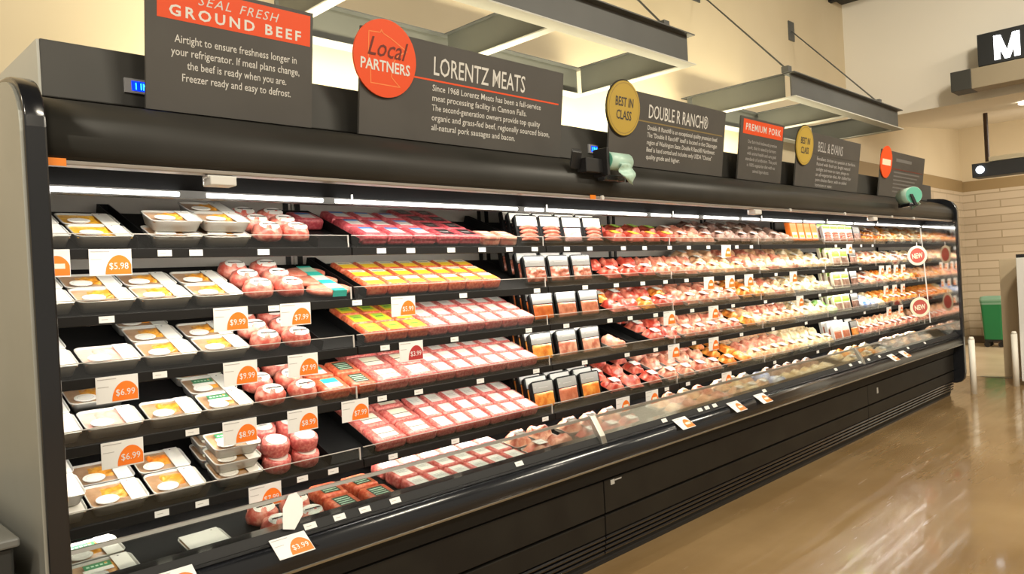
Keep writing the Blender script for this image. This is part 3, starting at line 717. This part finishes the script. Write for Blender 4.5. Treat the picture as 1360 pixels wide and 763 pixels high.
standing(0, 6.82, 4, .17, 2, .056, 'gpack', 'white standing pack with green top')
standing(0, 7.52, 1, .17, 2, .056, 'updark', 'standing dark meat pack')
for k in (1, 2, 3):
    standing(k, 6.98, 2, .19, 3, .06, 'olive', 'standing olive pack with lime header')
    standing(k, 7.38, 1, .19, 2, .06, 'updark', 'standing dark meat pack')
standing(4, 6.93, 2, .19, 3, .056, 'wpack', 'standing white pack with meat window')
standing(4, 7.33, 1, .19, 2, .056, 'uporange', 'standing black pack of orange meat')
lane(3, 6.82, 1, .16, 2, .12, 'greenbag', 'bright green printed bag', 'bag')
lane(3, 7.64, 2, .17, 2, .12, 'bluebag', 'blue and white printed bag', 'bag')
# --- the well behind the front glass
lane(5, .66, 1, .2, 2, .15, 'greentray', TRG, 'food tray', rot=.03)
lane(5, .98, 1, .2, 1, .15, 'plain', 'white-covered clear tray', 'food tray', rot=.05)
lane(5, 1.27, 2, .135, 2, .115, ['bag', 'bag2'], BAG, 'meat bag', rot=.03)
lane(5, 1.55, 2, .16, 2, .13, 'dgreen', 'green-striped meat pack in heap', 'meat pack', rot=.06, jit=.004)
lane(5, 1.93, 6, .117, 3, .112, 'pink', PK, 'meat pack')
lane(5, 2.68, 2, .18, 2, .15, ['pork0', 'pork2'], 'pink pork chop pack', 'meat pack', rot=.03)
lane(5, 3.09, 3, .18, 2, .15, ['red0', 'pork2', 'pork0'], 'pink meat pack with white sticker', 'meat pack', rot=.03)
lane(5, 3.95, 4, .18, 2, .15, ['pale1', 'pork1'], 'pale chicken pack', 'meat pack', rot=.03)
lane(5, 5.28, 1, .17, 2, .13, 'bluebag', 'blue and white printed bag', 'bag')
lane(5, 4.72, 3, .18, 2, .15, ['pale0', 'ypale0'], 'pale poultry pack with sticker', 'meat pack', rot=.03)
lane(5, 5.5, 5, .18, 2, .15, ['ypale1', 'pale0', 'gbrown1'], 'whitish poultry pack', 'meat pack', rot=.03)
lane(5, 6.75, 5, .18, 2, .15, ['ypale0', 'orm1'], 'yellow poultry pack', 'meat pack', rot=.03)
lane(5, 8.0, 6, .18, 2, .15, ['gbrown0', 'pale2'], 'greyish meat pack', 'meat pack', rot=.03)

# black lane trays with raised sides standing under the empty lanes
def lane_tray(k, x0, x1, label, depth=.44):
    s = MB()
    def bx(xa, xb, d0, d1, h0, h1):
        n = len(s.v)
        for (d, hh) in ((d0, h0), (d1, h0), (d1, h1), (d0, h1)):
            y, z = S(k, d, hh); s.v.append((xa, y, z))
        for (d, hh) in ((d0, h0), (d1, h0), (d1, h1), (d0, h1)):
            y, z = S(k, d, hh); s.v.append((xb, y, z))
        for f in ((0, 1, 2, 3), (7, 6, 5, 4), (0, 4, 5, 1), (1, 5, 6, 2), (2, 6, 7, 3), (3, 7, 4, 0)): s.f.append(tuple(n+i for i in f)); s.m.append(0)
    bx(x0, x1, .004, depth, .0005, .004); bx(x0, x0+.004, .004, depth, .004, .045); bx(x1-.004, x1, .004, depth, .004, .045); bx(x0+.004, x1-.004, depth-.004, depth, .004, .045)
    tag(s.build('lane_tray', M['trayblack']), label, 'tray', 'black lane trays on the shelves')
lane_tray(0, .960, 1.003, 'narrow black lane tray between corn trays and tray stacks, top shelf')
lane_tray(0, 1.665, 1.865, 'empty black lane tray beside the pink bags, top shelf')
lane_tray(2, 1.66, 1.868, 'empty black lane tray beside the pink bags, third shelf')
lane_tray(4, 1.67, 1.89, 'empty black lane tray beside the round packs, bottom shelf')
lane_tray(3, 3.80, 4.01, 'empty black lane tray beside the single pork wedge, fourth shelf')
lane_tray(1, 1.845, 1.89, 'narrow black lane tray beside the teal-banded patties, second shelf')
lane_tray(0, 2.845, 2.875, 'narrow black lane tray beside the standing sausages, top shelf')

# ------------------------------------------------------------------ price tags and shelf labels
TAGS = [ # shelf, x, price, style
 (0, .675, '', 0), (0, .862, '$5.98', 0), (0, 4.94, '', 0), (0, 7.2, '', 0),
 (1, 1.265, '$9.99', 0), (1, 1.53, '$7.99', 0), (1, 2.06, '$5.99', 0), (1, 4.68, '', 0), (1, 4.97, '', 0), (1, 5.25, '', 0), (1, 6.0, '', 0), (1, 8.0, '', 0), (1, 8.2, '', 0), (1, 8.42, '', 0), (1, 8.64, '', 0),
 (2, .86, '$6.99', 0), (2, 1.29, '$9.99', 0), (2, 1.55, '$7.99', 0), (2, 2.09, '$3.99', 1), (2, 4.17, '', 0), (2, 4.72, '', 0), (2, 6.1, '', 0), (2, 8.1, '', 0), (2, 8.35, '', 0), (2, 8.6, '', 0),
 (3, .865, '$6.99', 0), (3, 1.275, '$8.99', 0), (3, 1.535, '$8.99', 0), (3, 1.78, '$7.99', 0), (3, 4.2, '', 0), (3, 4.7, '', 0), (3, 8.15, '', 0), (3, 8.5, '', 0),
 (4, 1.36, '$7.99', 0), (4, 3.63, '', 0), (4, 3.93, '', 0), (4, 4.85, '', 0)]
TW, THH = .132, .088
def make_tag(price, style):
    root = MB().box(-TW/2, TW/2, -THH, 0, -.0016, 0).build('price_tag', M['white'])
    d = MB(); r = .044; cx, cy = TW*.20, -THH+.004; pts = []
    for i in range(25):
        a = PI - PI*i/24; pts.append((min(cx + r*math.cos(a), TW/2-.002), cy + 1.45*r*math.sin(a)))
    d.quad([(x, y, .0006) for x, y in pts][::-1])
    d.build('price_dome', M['tagred' if style else 'tagor'], root)
    g = MB()
    g.box(-TW*.46, -TW*.02, -.010, -.0075, 0, .0004); g.box(-TW*.46, -TW*.2, -.035, -.033, 0, .0004)
    g.build('print_lines', M['greyink'], root)
    if price: put_text('price_text', root, price, cx-.002, cy+.017, .0012, .031, M['white'], align='CENTER', fit=.060)
    else: MB().box(cx-.024, cx+.024, cy+.022, cy+.038, .0006, .0011).build('price_mark', M['cream'], root)
    return root
TP = {}; TC = {}
for k, x, price, style in TAGS:
    key = (price, style)
    if key not in TP: o = TP[key] = make_tag(price, style)
    else: o = copy_tree(TP[key])
    o.location = (x, LY-.0205, ZK[k]+.002); o.rotation_euler = (PI/2+.03, 0, 0)
    TC[k] = TC.get(k, 0)+1
    tag(o, f"white price tag with {'maroon' if style else 'orange'} dome on {SHN[k]} rail, {ordw(TC[k])} from silver end", 'price tag', 'price tags hung on the shelf rails')
lbl = MB().box(-.024, .024, -.011, .011, -.001, 0); lbl.box(-.016, .004, -.001, .001, 0, .0003, 1)
lm = lbl.mesh('shelf_label', [M['white'], M['greyink']])
LAB = {0: [1.04, 1.15, 1.41, 1.96, 2.12, 2.36, 2.56, 2.75, 2.94, 3.2, 3.40, 3.72, 3.94, 4.22, 4.45, 4.7, 5.1, 5.32, 6.9, 7.5, 7.8], 1: [.84, 1.44, 1.82, 2.42, 2.94, 3.34, 3.63, 3.9, 4.15, 4.4, 5.7, 6.6, 7.1, 7.45],
       2: [1.0, 1.95, 2.35, 2.86, 3.16, 3.55, 3.75, 4.02, 4.45, 5.0, 5.5, 6.5, 7.2], 3: [1.10, 1.92, 2.12, 2.5, 2.9, 3.3, 3.7, 4.0, 4.45, 5.1, 5.6, 6.2, 6.8, 7.5], 4: [.98, 1.12, 1.52, 1.66, 1.96, 2.32, 2.95, 4.1, 4.35, 4.9, 5.6, 6.4]}
for k, xs in LAB.items():
    for i, x in enumerate(xs):
        o = add('shelf_label', lm); o.location = (x, LY-.0172, ZK[k]-.013); o.rotation_euler = (PI/2, 0, 0)
        tag(o, f'small white card label on the {SHN[k]} rail, {ordw(i+1)} from silver end', 'shelf label', 'small white labels on the price rails')
# bumper tags and channel labels
for i, (x, price) in enumerate([(.88, '$6.99'), (1.27, '$3.99'), (3.72, ''), (4.33, ''), (4.68, ''), (7.15, ''), (7.45, '')]):
    o = copy_tree(TP[(price, 0)]) if (price, 0) in TP else make_tag(price, 0)
    TP.setdefault((price, 0), o)
    o.location = (x, 2.4145, .6775); o.rotation_euler = (PI/2 - .62 - .35, 0, .0)
    tag(o, f'white price tag with orange dome lying on the black bumper, {ordw(i+1)} from silver end', 'price tag', 'price tags lying on the bumper')
for i, x in enumerate([.73, 1.37, 1.49, 1.60, 1.74, 2.43, 3.6, 3.98, 4.06, 4.15, 4.8, 6.0, 6.3, 6.5, 6.7, 6.95, 7.7, 8.2]):
    o = add('channel_label', lm); o.location = (x, 2.4285, .6823); o.rotation_euler = (math.atan2(.030, .0215), 0, 0)
    tag(o, f'small white label in the channel under the front glass, {ordw(i+1)} from silver end', 'shelf label', 'small white labels under the front glass')
o = MB().prism_z([(-.05, -.05), (-.01, -.062), (.035, -.02), (.05, .03), (.035, .062), (.005, .06), (-.03, .02)], 0, .002).build('folded_sign', M['white']); o.location = (1.315, 2.451, .742); o.rotation_euler = (1.095, 0, 0)
tag(o, 'white folded paper sign leaning on the glass above the bumper', 'sign')

# ------------------------------------------------------------------ header signs
TILT = -.135
def sign(name, x0, wd, h, label, z0=2.133, y0=2.565):
    e = empty(name, (x0, y0, z0), label, 'sign', 'charcoal brand signs on the case', (PI/2-TILT, 0, 0))
    MB().box(0, wd, 0, h, -.012, 0).build('sign_board', M['signgrey'], e, bevel=.001)
    return e
def para(e, lines, x, y, size, lead, wid, m, center=False, longest=None):
    mx = longest or max(len(l) for l in lines)
    for i, l in enumerate(lines):
        put_text('text_lettering', e, l, x, y - i*lead, .0008, size, m, align='CENTER' if center else 'LEFT', fit=wid*len(l)/mx, off=.0002)
s = sign('hanging_sign', .943, .604, .425, 'charcoal sign with orange band about seal fresh ground beef')
s.name = 'ground_beef_sign'
MB().box(.035, .604-.012, .300, .412, 0, .0006).build('orange_band', M['orange'], s)
put_text('title_lettering', s, 'SEAL', .225, .363, .0012, .044, M['signtext'], align='CENTER', shear=.3, sp=1.2, fit=.115)
put_text('title_lettering', s, 'FRESH', .385, .363, .0012, .044, M['signtext'], align='CENTER', shear=.3, sp=1.2, fit=.15)
put_text('title_lettering', s, 'GROUND BEEF', .313, .313, .0012, .050, M['white'], align='CENTER', sp=1.35, fit=.48, off=.0012)
para(s, ['Airtight to ensure freshness longer in', 'your refrigerator. If meal plans change,', 'the beef is ready when you are.', 'Freezer ready and easy to defrost.'], .315, .228, .037, .0415, .47, M['signtext'], True)
def brand(name, x0, wd, h, label, title, lines, linecol, disc_kind, tm, tx=.36, tw=.48, z0=2.133, size=.112):
    e = sign(name, x0, wd, h, label, z0)
    MB().box(.19, wd-.03, h*.615, h*.632, 0, .0006).build('rule_line', M[linecol], e)
    if title: put_text('title_lettering', e, title, tx, h*.68, .0012, size, tm, fit=tw, off=.0006)
    if lines: para(e, lines, tx, h*.52, .038, .042, wd-tx-.09, tm if tm is not M['signtext'] else M['signtext'])
    q = MB()
    r = .155 if disc_kind == 'local' else .150
    cx, cy = r*.93, h*.735
    disc(0, 0, r, .012, q, 0, 48, .008)
    dd = q.build('badge', M['orange' if disc_kind != 'best' else 'gold'], e); dd.location = (cx-.03, cy, 0)
    if disc_kind == 'local':
        st = MB(); stroke(st, [(-.085, .095), (-.03, .098), (-.025, .11), (-.015, .097), (.02, .085), (.085, .055), (.105, .045), (.06, .02), (.035, -.015), (.03, -.07), (.075, -.105), (-.07, -.105), (-.075, -.03), (-.085, -.005)], .004, .0126, 0, True)
        st.build('state_outline', M['lightor'], dd)
        put_text('badge_lettering', dd, 'Local', 0, .005, .0132, .105, M['darkor'], align='CENTER', shear=.35, fit=.20, off=.0006)
        put_text('badge_lettering', dd, 'PARTNERS', 0, -.052, .0132, .06, M['white'], align='CENTER', fit=.245, off=.0012)
    elif disc_kind == 'best':
        st = MB(); stroke(st, [(.138*math.cos(2*PI*i/40), .138*math.sin(2*PI*i/40)) for i in range(40)], .003, .0126, 0, True); st.build('badge_ring', M['goldline'], dd)
        q2 = MB(); disc(0, 0, r+.008, .004, q2, 0, 48, .003); q2.build('badge_back', M['black'], dd)
        put_text('badge_lettering', dd, 'BEST IN', 0, .01, .0132, .07, M['ink'], align='CENTER', fit=.165, off=.0012)
        put_text('badge_lettering', dd, 'CLASS', 0, -.062, .0132, .07, M['ink'], align='CENTER', fit=.14, off=.0012)
    else:
        MB().box(-.11, .11, -.03, .025, .012, .0128).build('badge_band', M['cream'], dd)
    return e
brand('brand_sign', 1.76, 1.225, .425, 'wide charcoal sign with orange local partners disc and orange rule', 'LORENTZ MEATS', ['Since 1968 Lorentz Meats has been a full-service', 'meat processing facility in Cannon Falls.', 'The second-generation owners provide top quality', 'organic and grass-fed beef, regionally sourced bison,', 'all-natural pork sausages and bacon.'], 'orange', 'local', M['signtext'], tx=.37, tw=.57)
brand('brand_sign', 3.385, 1.245, .425, 'wide charcoal sign with gold disc above the black bag holder', 'DOUBLE R RANCH\u00ae', ['Double R Ranch\u00ae is an exceptional quality premium beef.', 'The "Double R Ranch\u00ae" itself is located in the Okanogan', 'region of Washington State. Double R Ranch\u00ae Northwest', 'Beef is hand sorted and includes only USDA "Choice"', 'quality grade and higher.'], 'goldline', 'best', M['signtext'], tx=.36, tw=.66)
s = sign('brand_sign', 4.84, .655, .43, 'narrow charcoal sign with orange premium pork band')
MB().box(.035, .635, .315, .415, 0, .0006).build('orange_band', M['orange'], s)
put_text('title_lettering', s, 'PREMIUM PORK', .333, .342, .0012, .066, M['white'], align='CENTER', sp=1.2, fit=.53, off=.001)
para(s, ['Our farm fresh backwoods premium', 'pork, that is raised by farmers', 'with animal health and care goal', 'standards of antibiotics. This pork', 'is 100% vegetarian diet with no', 'animal byproducts.'], .333, .255, .034, .040, .48, M['dimtext'], True)
brand('brand_sign', 5.735, 1.265, .43, 'wide charcoal sign with gold disc just past the premium pork sign', 'BELL & EVANS', ['Excellent chicken is a passion at the farm.', 'Raised with fresh air, bright natural', 'sunlight and room to roam, always on', 'an all-vegetarian diet. Air chilled for', 'pure chicken flavor, with no added', 'hormones or water.'], 'header', 'best', M['dimtext'], tx=.37, tw=.50, size=.112)
e6 = brand('brand_sign', 7.525, 1.255, .435, 'farthest charcoal sign with plain orange disc and blurred lines', None, None, 'darkor', 'plain', M['dimtext'])
g = MB(); g.box(.40, .85, .345, .375, 0, .0006)
for i in range(6): g.box(.36, 1.12-(i % 3)*.06, .235-i*.037, .248-i*.037, 0, .0006)
g.build('blurred_text_line', mat('faint_text', (.17, .165, .16), .6), e6)
# temperature displays
for i, (x0, x1, s_) in enumerate([(.91, .99, '1 1N2'), (3.335, 3.40, '1N')]):
    e = empty('temperature_display', (x0, 2.66, 2.225), ['small blue lit temperature display beside the ground beef sign', 'small blue lit temperature display above the black bag holder'][i], 'display', 'blue temperature displays on the header', (PI/2, 0, 0)); e.location.y = 2.6585
    MB().box(0, x1-x0+.02, -.024, .024, -.0, .008).build('bezel', mat('display_bezel', (.35, .35, .37), .4), e)
    MB().box(.022, x1-x0+.012, -.016, .016, .008, .009).build('screen', mat('blue_screen', (.0, .0, .1), .3, emit=(.0, .03, 1), estr=1.6), e)
    put_text('digits', e, s_, .022+(x1-x0-.01)/2, -.011, .0094, .03, mat('cyan_digits', (0, .5, 1), .4, emit=(.05, .75, 1), estr=2.2), align='CENTER', fit=(x1-x0)*.62, off=.0008)

# bag dispensers
mint = mat('mint_bag_roll', (.50, .72, .62), .35); mintd = mat('green_roll_end', (.12, .42, .31), .4)
def dispenser(loc, rz, label, R=.045, end_on=False):
    e = empty('bag_dispenser', loc, label, 'bag dispenser', 'produce bag rolls on black holders', (0, 0, rz))
    b_ = MB()
    if end_on:
        b_.box(.172, .20, -.10, -.02, -.05, .06); b_.obox((-.022, -.05, .0), (.006, 0, 0), (0, .014, .0), (0, .022, .055))
    else:
        b_.box(-.16, -.02, -.06, .0, -.02, .05); b_.obox((-.19, -.02, .045), (.035, 0, 0), (0, .004, .01), (0, -.01, .04)); b_.obox((-.02, -.045, .035), (.010, 0, 0), (0, .045, 0), (0, .0, .07))
    b_.build('holder', M['black'], e, bevel=.004)
    b2 = MB().box(-.02, .15, -.06, -.01, -.055, -.025)
    if not end_on: b2.box(.172, .182, -.075, -.045, -.055, .06)
    b2.build('cradle', M['blackgloss'], e, bevel=.006)
    r_ = MB().tube((-.005, -.06, .045), (.17, -.06, .045), R, 28); r_.build('bag_roll', mint, e, True).data.polygons.foreach_set('use_smooth', [True]*28+[False]*2)
    MB().tube((-.008, -.06, .045), (-.005, -.06, .045), R*.96, 28).build('roll_end', mintd, e)
    t = MB(); n = 8
    for j in range(n):
        for i in range(5):
            x = .05+.115*i/4; t.v.append((x, -.062-R-.012*math.sin(j*1.1+i), .03-.105*j/(n-1)*(.6+.4*i/4)))
    for j in range(n-1):
        for i in range(4): t.f.append((j*5+i, j*5+i+1, j*5+i+6, j*5+i+5)); t.m.append(0)
    t.build('hanging_bag', mint, e, True).modifiers.new('film', 'SOLIDIFY').thickness = .003
    return e
dispenser((3.075, 2.396, 2.045), 0, 'pale mint bag roll on black holder below the blue temperature display')
dispenser((7.36, 2.265, 2.045), PI*.25, 'green-ended bag roll on black holder before the farthest sign', .075, True)
# small fittings on the canopy lip
for i, x in enumerate([1.12, 4.83, 7.0]):
    e = MB().box(-.045, .045, -.03, .03, -.03, 0).box(-.05, .05, -.022, .022, -.006, .004).build('lip_sensor', M['whitegloss'], bevel=.004); e.location = (x, 2.445, 1.9025)
    tag(e, ['white sensor box under the canopy lip near the silver end', 'white sensor box under the canopy lip before the premium pork sign', 'white sensor box under the far canopy lip'][i], 'sensor', 'white sensor boxes under the canopy lip')
for i, x in enumerate([.615, 3.03]):
    e = MB().box(0, .045, -.002, 0, -.012, .010).build('orange_sticker', mat('orange_sticker', (.9, .25, .01), .5)); e.location = (x, 2.417, 1.915)
    tag(e, ['small orange sticker on the canopy lip at the silver end', 'small orange sticker on the canopy lip below bag roll'][i], 'sticker')
for i, x in enumerate([3.12, 5.3, 6.3, 7.4, 8.0]):
    e = MB().tube((0, 0, 0), (0, -.012, 0), .012, 14).build('lip_button', M['whitegloss']); e.location = (x, 2.4165, 1.913)
    tag(e, f'round white button on the canopy lip, {ordw(i+1)} from silver end', 'button', 'round white buttons on the canopy lip')
# round stickers by the mirrored end
for i, z in enumerate([1.555, 1.005]):
    e = empty('round_sign', (8.80, 2.635, z), ['round white and red sign hung at the upper mirrored end', 'round white and red sign hung at the lower mirrored end'][i], 'sign', 'round red signs by the mirrored end', (PI/2, 0, -PI/4))
    q = MB(); disc(0, 0, .105, 0, q, 0, 36, .004); q.build('white_disc', M['cream'], e)
    q = MB(); disc(0, 0, .078, .001, q, 0, 36); q2 = MB(); disc(0, 0, .078, -.0045, q2, 0, 36); brick_red = mat('brick_red_print', (.48, .09, .07), .5); q.build('red_disc', brick_red, e); q2.build('rear_disc', brick_red, e)
    o = put_text('sign_text', e, 'NEW', -.0, -.028, .002, .075, M['cream'], align='CENTER', fit=.115, off=.002); o.rotation_euler = (0, 0, .12)
    MB().box(-.004, .004, .10, .14, -.004, 0).build('clip', M['whitegloss'], e)

# ------------------------------------------------------------------ hung steel awnings
beam_m = noisy(mat('grey_beam_paint', (.10, .103, .09), .5), (.095, .098, .085), (.112, .115, .10), 2)
beam_d = noisy(mat('dark_beam_face', (.085, .088, .085), .45), (.08, .083, .08), (.095, .098, .094), 2)
flange = mat('uplit_flange', (.60, .60, .55), .5)  # bottom flanges painted paler to carry the light on their undersides
def ibeam_x(x0, x1, y, z0, z1, parent, name, m, fw=.10):
    w_ = MB().box(x0, x1, y-.006, y+.006, z0+.008, z1-.008); o = w_.build(name, m, parent)
    MB().box(x0-.03, x1+.03, y-fw/2, y+fw/2, z0, z0+.008).build('bottom_flange', flange, o); MB().box(x0-.03, x1+.03, y-fw/2, y+fw/2, z1-.008, z1).build('top_flange', beam_d, o)
    return o
def ibeam_y(x, y0, y1, z0, z1, parent, name, m, fw=.065):
    w_ = MB().box(x-.006, x+.006, y0, y1, z0+.008, z1-.008); o = w_.build(name, m, parent)
    MB().box(x-fw/2, x+fw/2, y0, y1, z0, z0+.008).build('bottom_flange', flange, o); MB().box(x-fw/2, x+fw/2, y0, y1, z1-.008, z1).build('top_flange', beam_d, o)
    return o
def awning(xs, label, rods):
    e = empty('steel_awning', (0, 0, 0), label, 'awning', 'hung steel awnings over the case')
    z0, z1 = 2.885, 3.09
    ibeam_x(xs[0], xs[-1], 2.70, z0, z1, e, 'front_beam', beam_d); ibeam_x(xs[0], xs[-1], 3.66, z0, z1, e, 'rear_beam', beam_m)
    for x in xs: ibeam_y(x, 2.75, 3.61, z0, z1, e, 'cross_beam', beam_m)
    for x, px, pz in rods:
        MB().tube((x, 2.72, z1+.03), (px, 3.77, pz), .007, 8).build('hanger_rod', beam_d, e)
        MB().box(x-.03, x+.03, 2.69, 2.75, z1, z1+.05).build('rod_clevis', beam_d, e)
        p_ = MB().box(px-.07, px+.07, 3.765, WY, pz-.11, pz+.11).build('wall_plate', beam_d, e, bevel=.003)
awning([2.03, 3.19, 4.50], 'dark steel awning frame above the local partners sign, hung on rods', [(2.2, 2.65, 4.2), (4.26, 4.71, 4.2)])
awning([6.07, 7.32, 8.60], 'dark steel awning frame above the premium pork sign, hung on rods', [(6.05, 6.50, 4.2), (8.10, 8.57, 4.21)])

# ------------------------------------------------------------------ far end: lit sign, hanging light, posts, bin, freezer
lit = mat('lit_white_letter', (1, 1, 1), .5, emit=(.95, .97, 1), estr=3.2)
e = empty('lit_letter_sign', (9.72, 2.19, 3.6), 'black box sign with lit white letter M on tan beam', 'sign')
def loc(mb, name, m, bevel=0):
    o = mb.build(name, m, e, False, bevel); o.matrix_parent_inverse = Matrix.Translation(-e.location); return o
loc(MB().box(9.72, 10.0, .6, 2.19, 3.61, 3.96), 'sign_box', mat('sign_box_black', (.012, .014, .016), .4), .004)
lm_ = MB(); q = .055
for pts in ([(0, 0), (q, 0), (q, .26), (0, .26)], [(.24-q, 0), (.24, 0), (.24, .26), (.24-q, .26)], [(0, .26), (.095, 0), (.145, 0), (.065, .26)], [(.175, .26), (.095, 0), (.145, 0), (.24, .26)]):
    lm_.prism_z(pts, 0, .006)
o = lm_.build('letter', lit, e); o.rotation_euler = (PI/2, 0, -PI/2); o.location = (-.001, -.16, .045)
loc(MB().box(9.70, 9.95, .6, 2.26, 3.38, 3.60), 'tan_beam', mat('tan_sign_beam', (.30, .25, .17), .5), .003)
loc(MB().box(9.68, 9.97, 2.26, 2.46, 3.38, 3.60), 'beam_end_cap', mat('dark_beam_cap', (.035, .035, .03), .5), .003)
loc(MB().box(9.95, 10.14, .8, 2.1, 3.42, 3.56), 'wall_bracket', M['blackmat'])
e = empty('hanging_light_box', (12, 2.65, 2.6), 'dark hanging box with lit spotlight on brown pole beyond the case', 'light')
loc(MB().box(11.9, 12.2, .8, 2.82, 2.59, 2.78), 'light_box', mat('dark_light_box', (.03, .035, .045), .5), .004)
loc(MB().tube((12, 2.65, 2.8), (12, 2.65, 3.46), .028, 12), 'pole', mat('brown_pole', (.06, .03, .015), .5))
loc(MB().box(11.92, 12.02, .8, 2.62, 2.79, 2.85), 'cream_bar', M['cream'])
loc(MB().tube((11.9, 2.72, 2.69), (11.885, 2.72, 2.69), .05, 20), 'spot_lens', mat('spot_lens', (1, 1, 1), .4, emit=(.8, .9, 1), estr=3.5))
o = MB().tube((11.5, 2.05, 3.425), (11.5, 2.05, 3.41), .12, 24).build('recessed_downlight', mat('downlight_lens', (1, 1, 1), .5, emit=(1, .9, .7), estr=4)); tag(o, 'small bright recessed downlight in the white soffit', 'light')
def post(x, y, label):
    o = MB().tube((x, y, 0), (x, y, .60), .032, 16).tube((x, y, .60), (x, y, .63), .032, 16, 0, .02).build('guard_post', mat('white_post_paint', (.92, .89, .80), .5), None, True); tag(o, label, 'post', 'white guard posts by the opening')
    return o
post(9.47, 2.335, 'white guard post at the far corner of the meat case')
post(10.22, 2.085, 'white guard post before the freezer at picture edge')
o = MB().box(10.98, 11.05, 1.6, 2.36, 0, 1.46).build('low_partition', mat('olive_beige_partition', (.66, .54, .37), .55), None, False, .004); tag(o, 'beige waist-high partition between the green bin and freezer', 'partition')
# green bin
e = empty('trash_bin', (14.6, 3.24, 0), 'green plastic trash bin on a small wheeled dolly by the tiled wall', 'bin')
gm = mat('green_bin_plastic', (.012, .17, .055), .4)
pq = rrect(.34, .34, .05); bb = MB().loft([[(x*.82, (y-.17)*.82, .13) for x, y in pq], [(x, (y-.17), .74) for x, y in pq], [(x*1.05, (y-.17)*1.05, .75) for x, y in pq], [(x*1.05, (y-.17)*1.05, .78) for x, y in pq], [(x*.94, (y-.17)*.94, .78) for x, y in pq], [(x*.78, (y-.17)*.78, .2) for x, y in pq]])
bb.build('bin_body', gm, e, False)
pb = MB().loft([[(x*1.0, (y-.17)*1.0, .71) for x, y in pq], [(x*1.08, (y-.17)*1.08, .79) for x, y in pq], [(x*1.0, (y-.17)*1.0, .84) for x, y in pq], [(x*.9, (y-.17)*.9, .80) for x, y in pq]])
pb.build('bag_liner', mat('pale_green_liner', (.20, .36, .26), .35), e, False)
MB().box(-.13, .13, -.13, .13, .09, .13).build('dolly', M['black'], e)
for x in (-.1, .1):
    for y in (-.1, .1): MB().tube((x-.012, y, .045), (x+.012, y, .045), .045, 14).build('wheel', M['black'], e)
# freezer at the edge of the picture
e = empty('upright_freezer', (10.75, 1.55, 0), 'silver-framed upright freezer cabinet with black top at picture edge', 'freezer')
loc(MB().box(10.3, 10.95, .8, 2.02, 0, 1.47), 'cabinet', mat('freezer_body', (.50, .50, .48), .4, .3), .006)
loc(MB().box(10.28, 10.97, .8, 2.04, 1.47, 1.51), 'black_top', M['black'])
loc(MB().box(10.27, 10.30, 1.96, 2.04, .05, 1.47), 'door_frame', M['whitegloss'], .004)
for z in (1.15, .98, .80, .62, .44):
    loc(MB().box(10.285, 10.30, .8, 1.96, z+.1, z+.15), 'shelf_edge', M['whitegloss'])
# dark low cabinet at the near corner
e = empty('low_cabinet', (.2, 2.7, 0), 'low dark cabinet with grey top edge beside the silver end panel', 'cabinet')
loc(MB().box(-.8, .488, 2.46, 3.5, 0, .855), 'cabinet_body', mat('dark_cabinet', (.025, .027, .027), .5), .008)
loc(MB().box(-.8, .50, 2.441, 3.5, .855, .880), 'top_edge', mat('grey_cabinet_top', (.16, .165, .16), .4), .006)
bpy.context.view_layer.update()
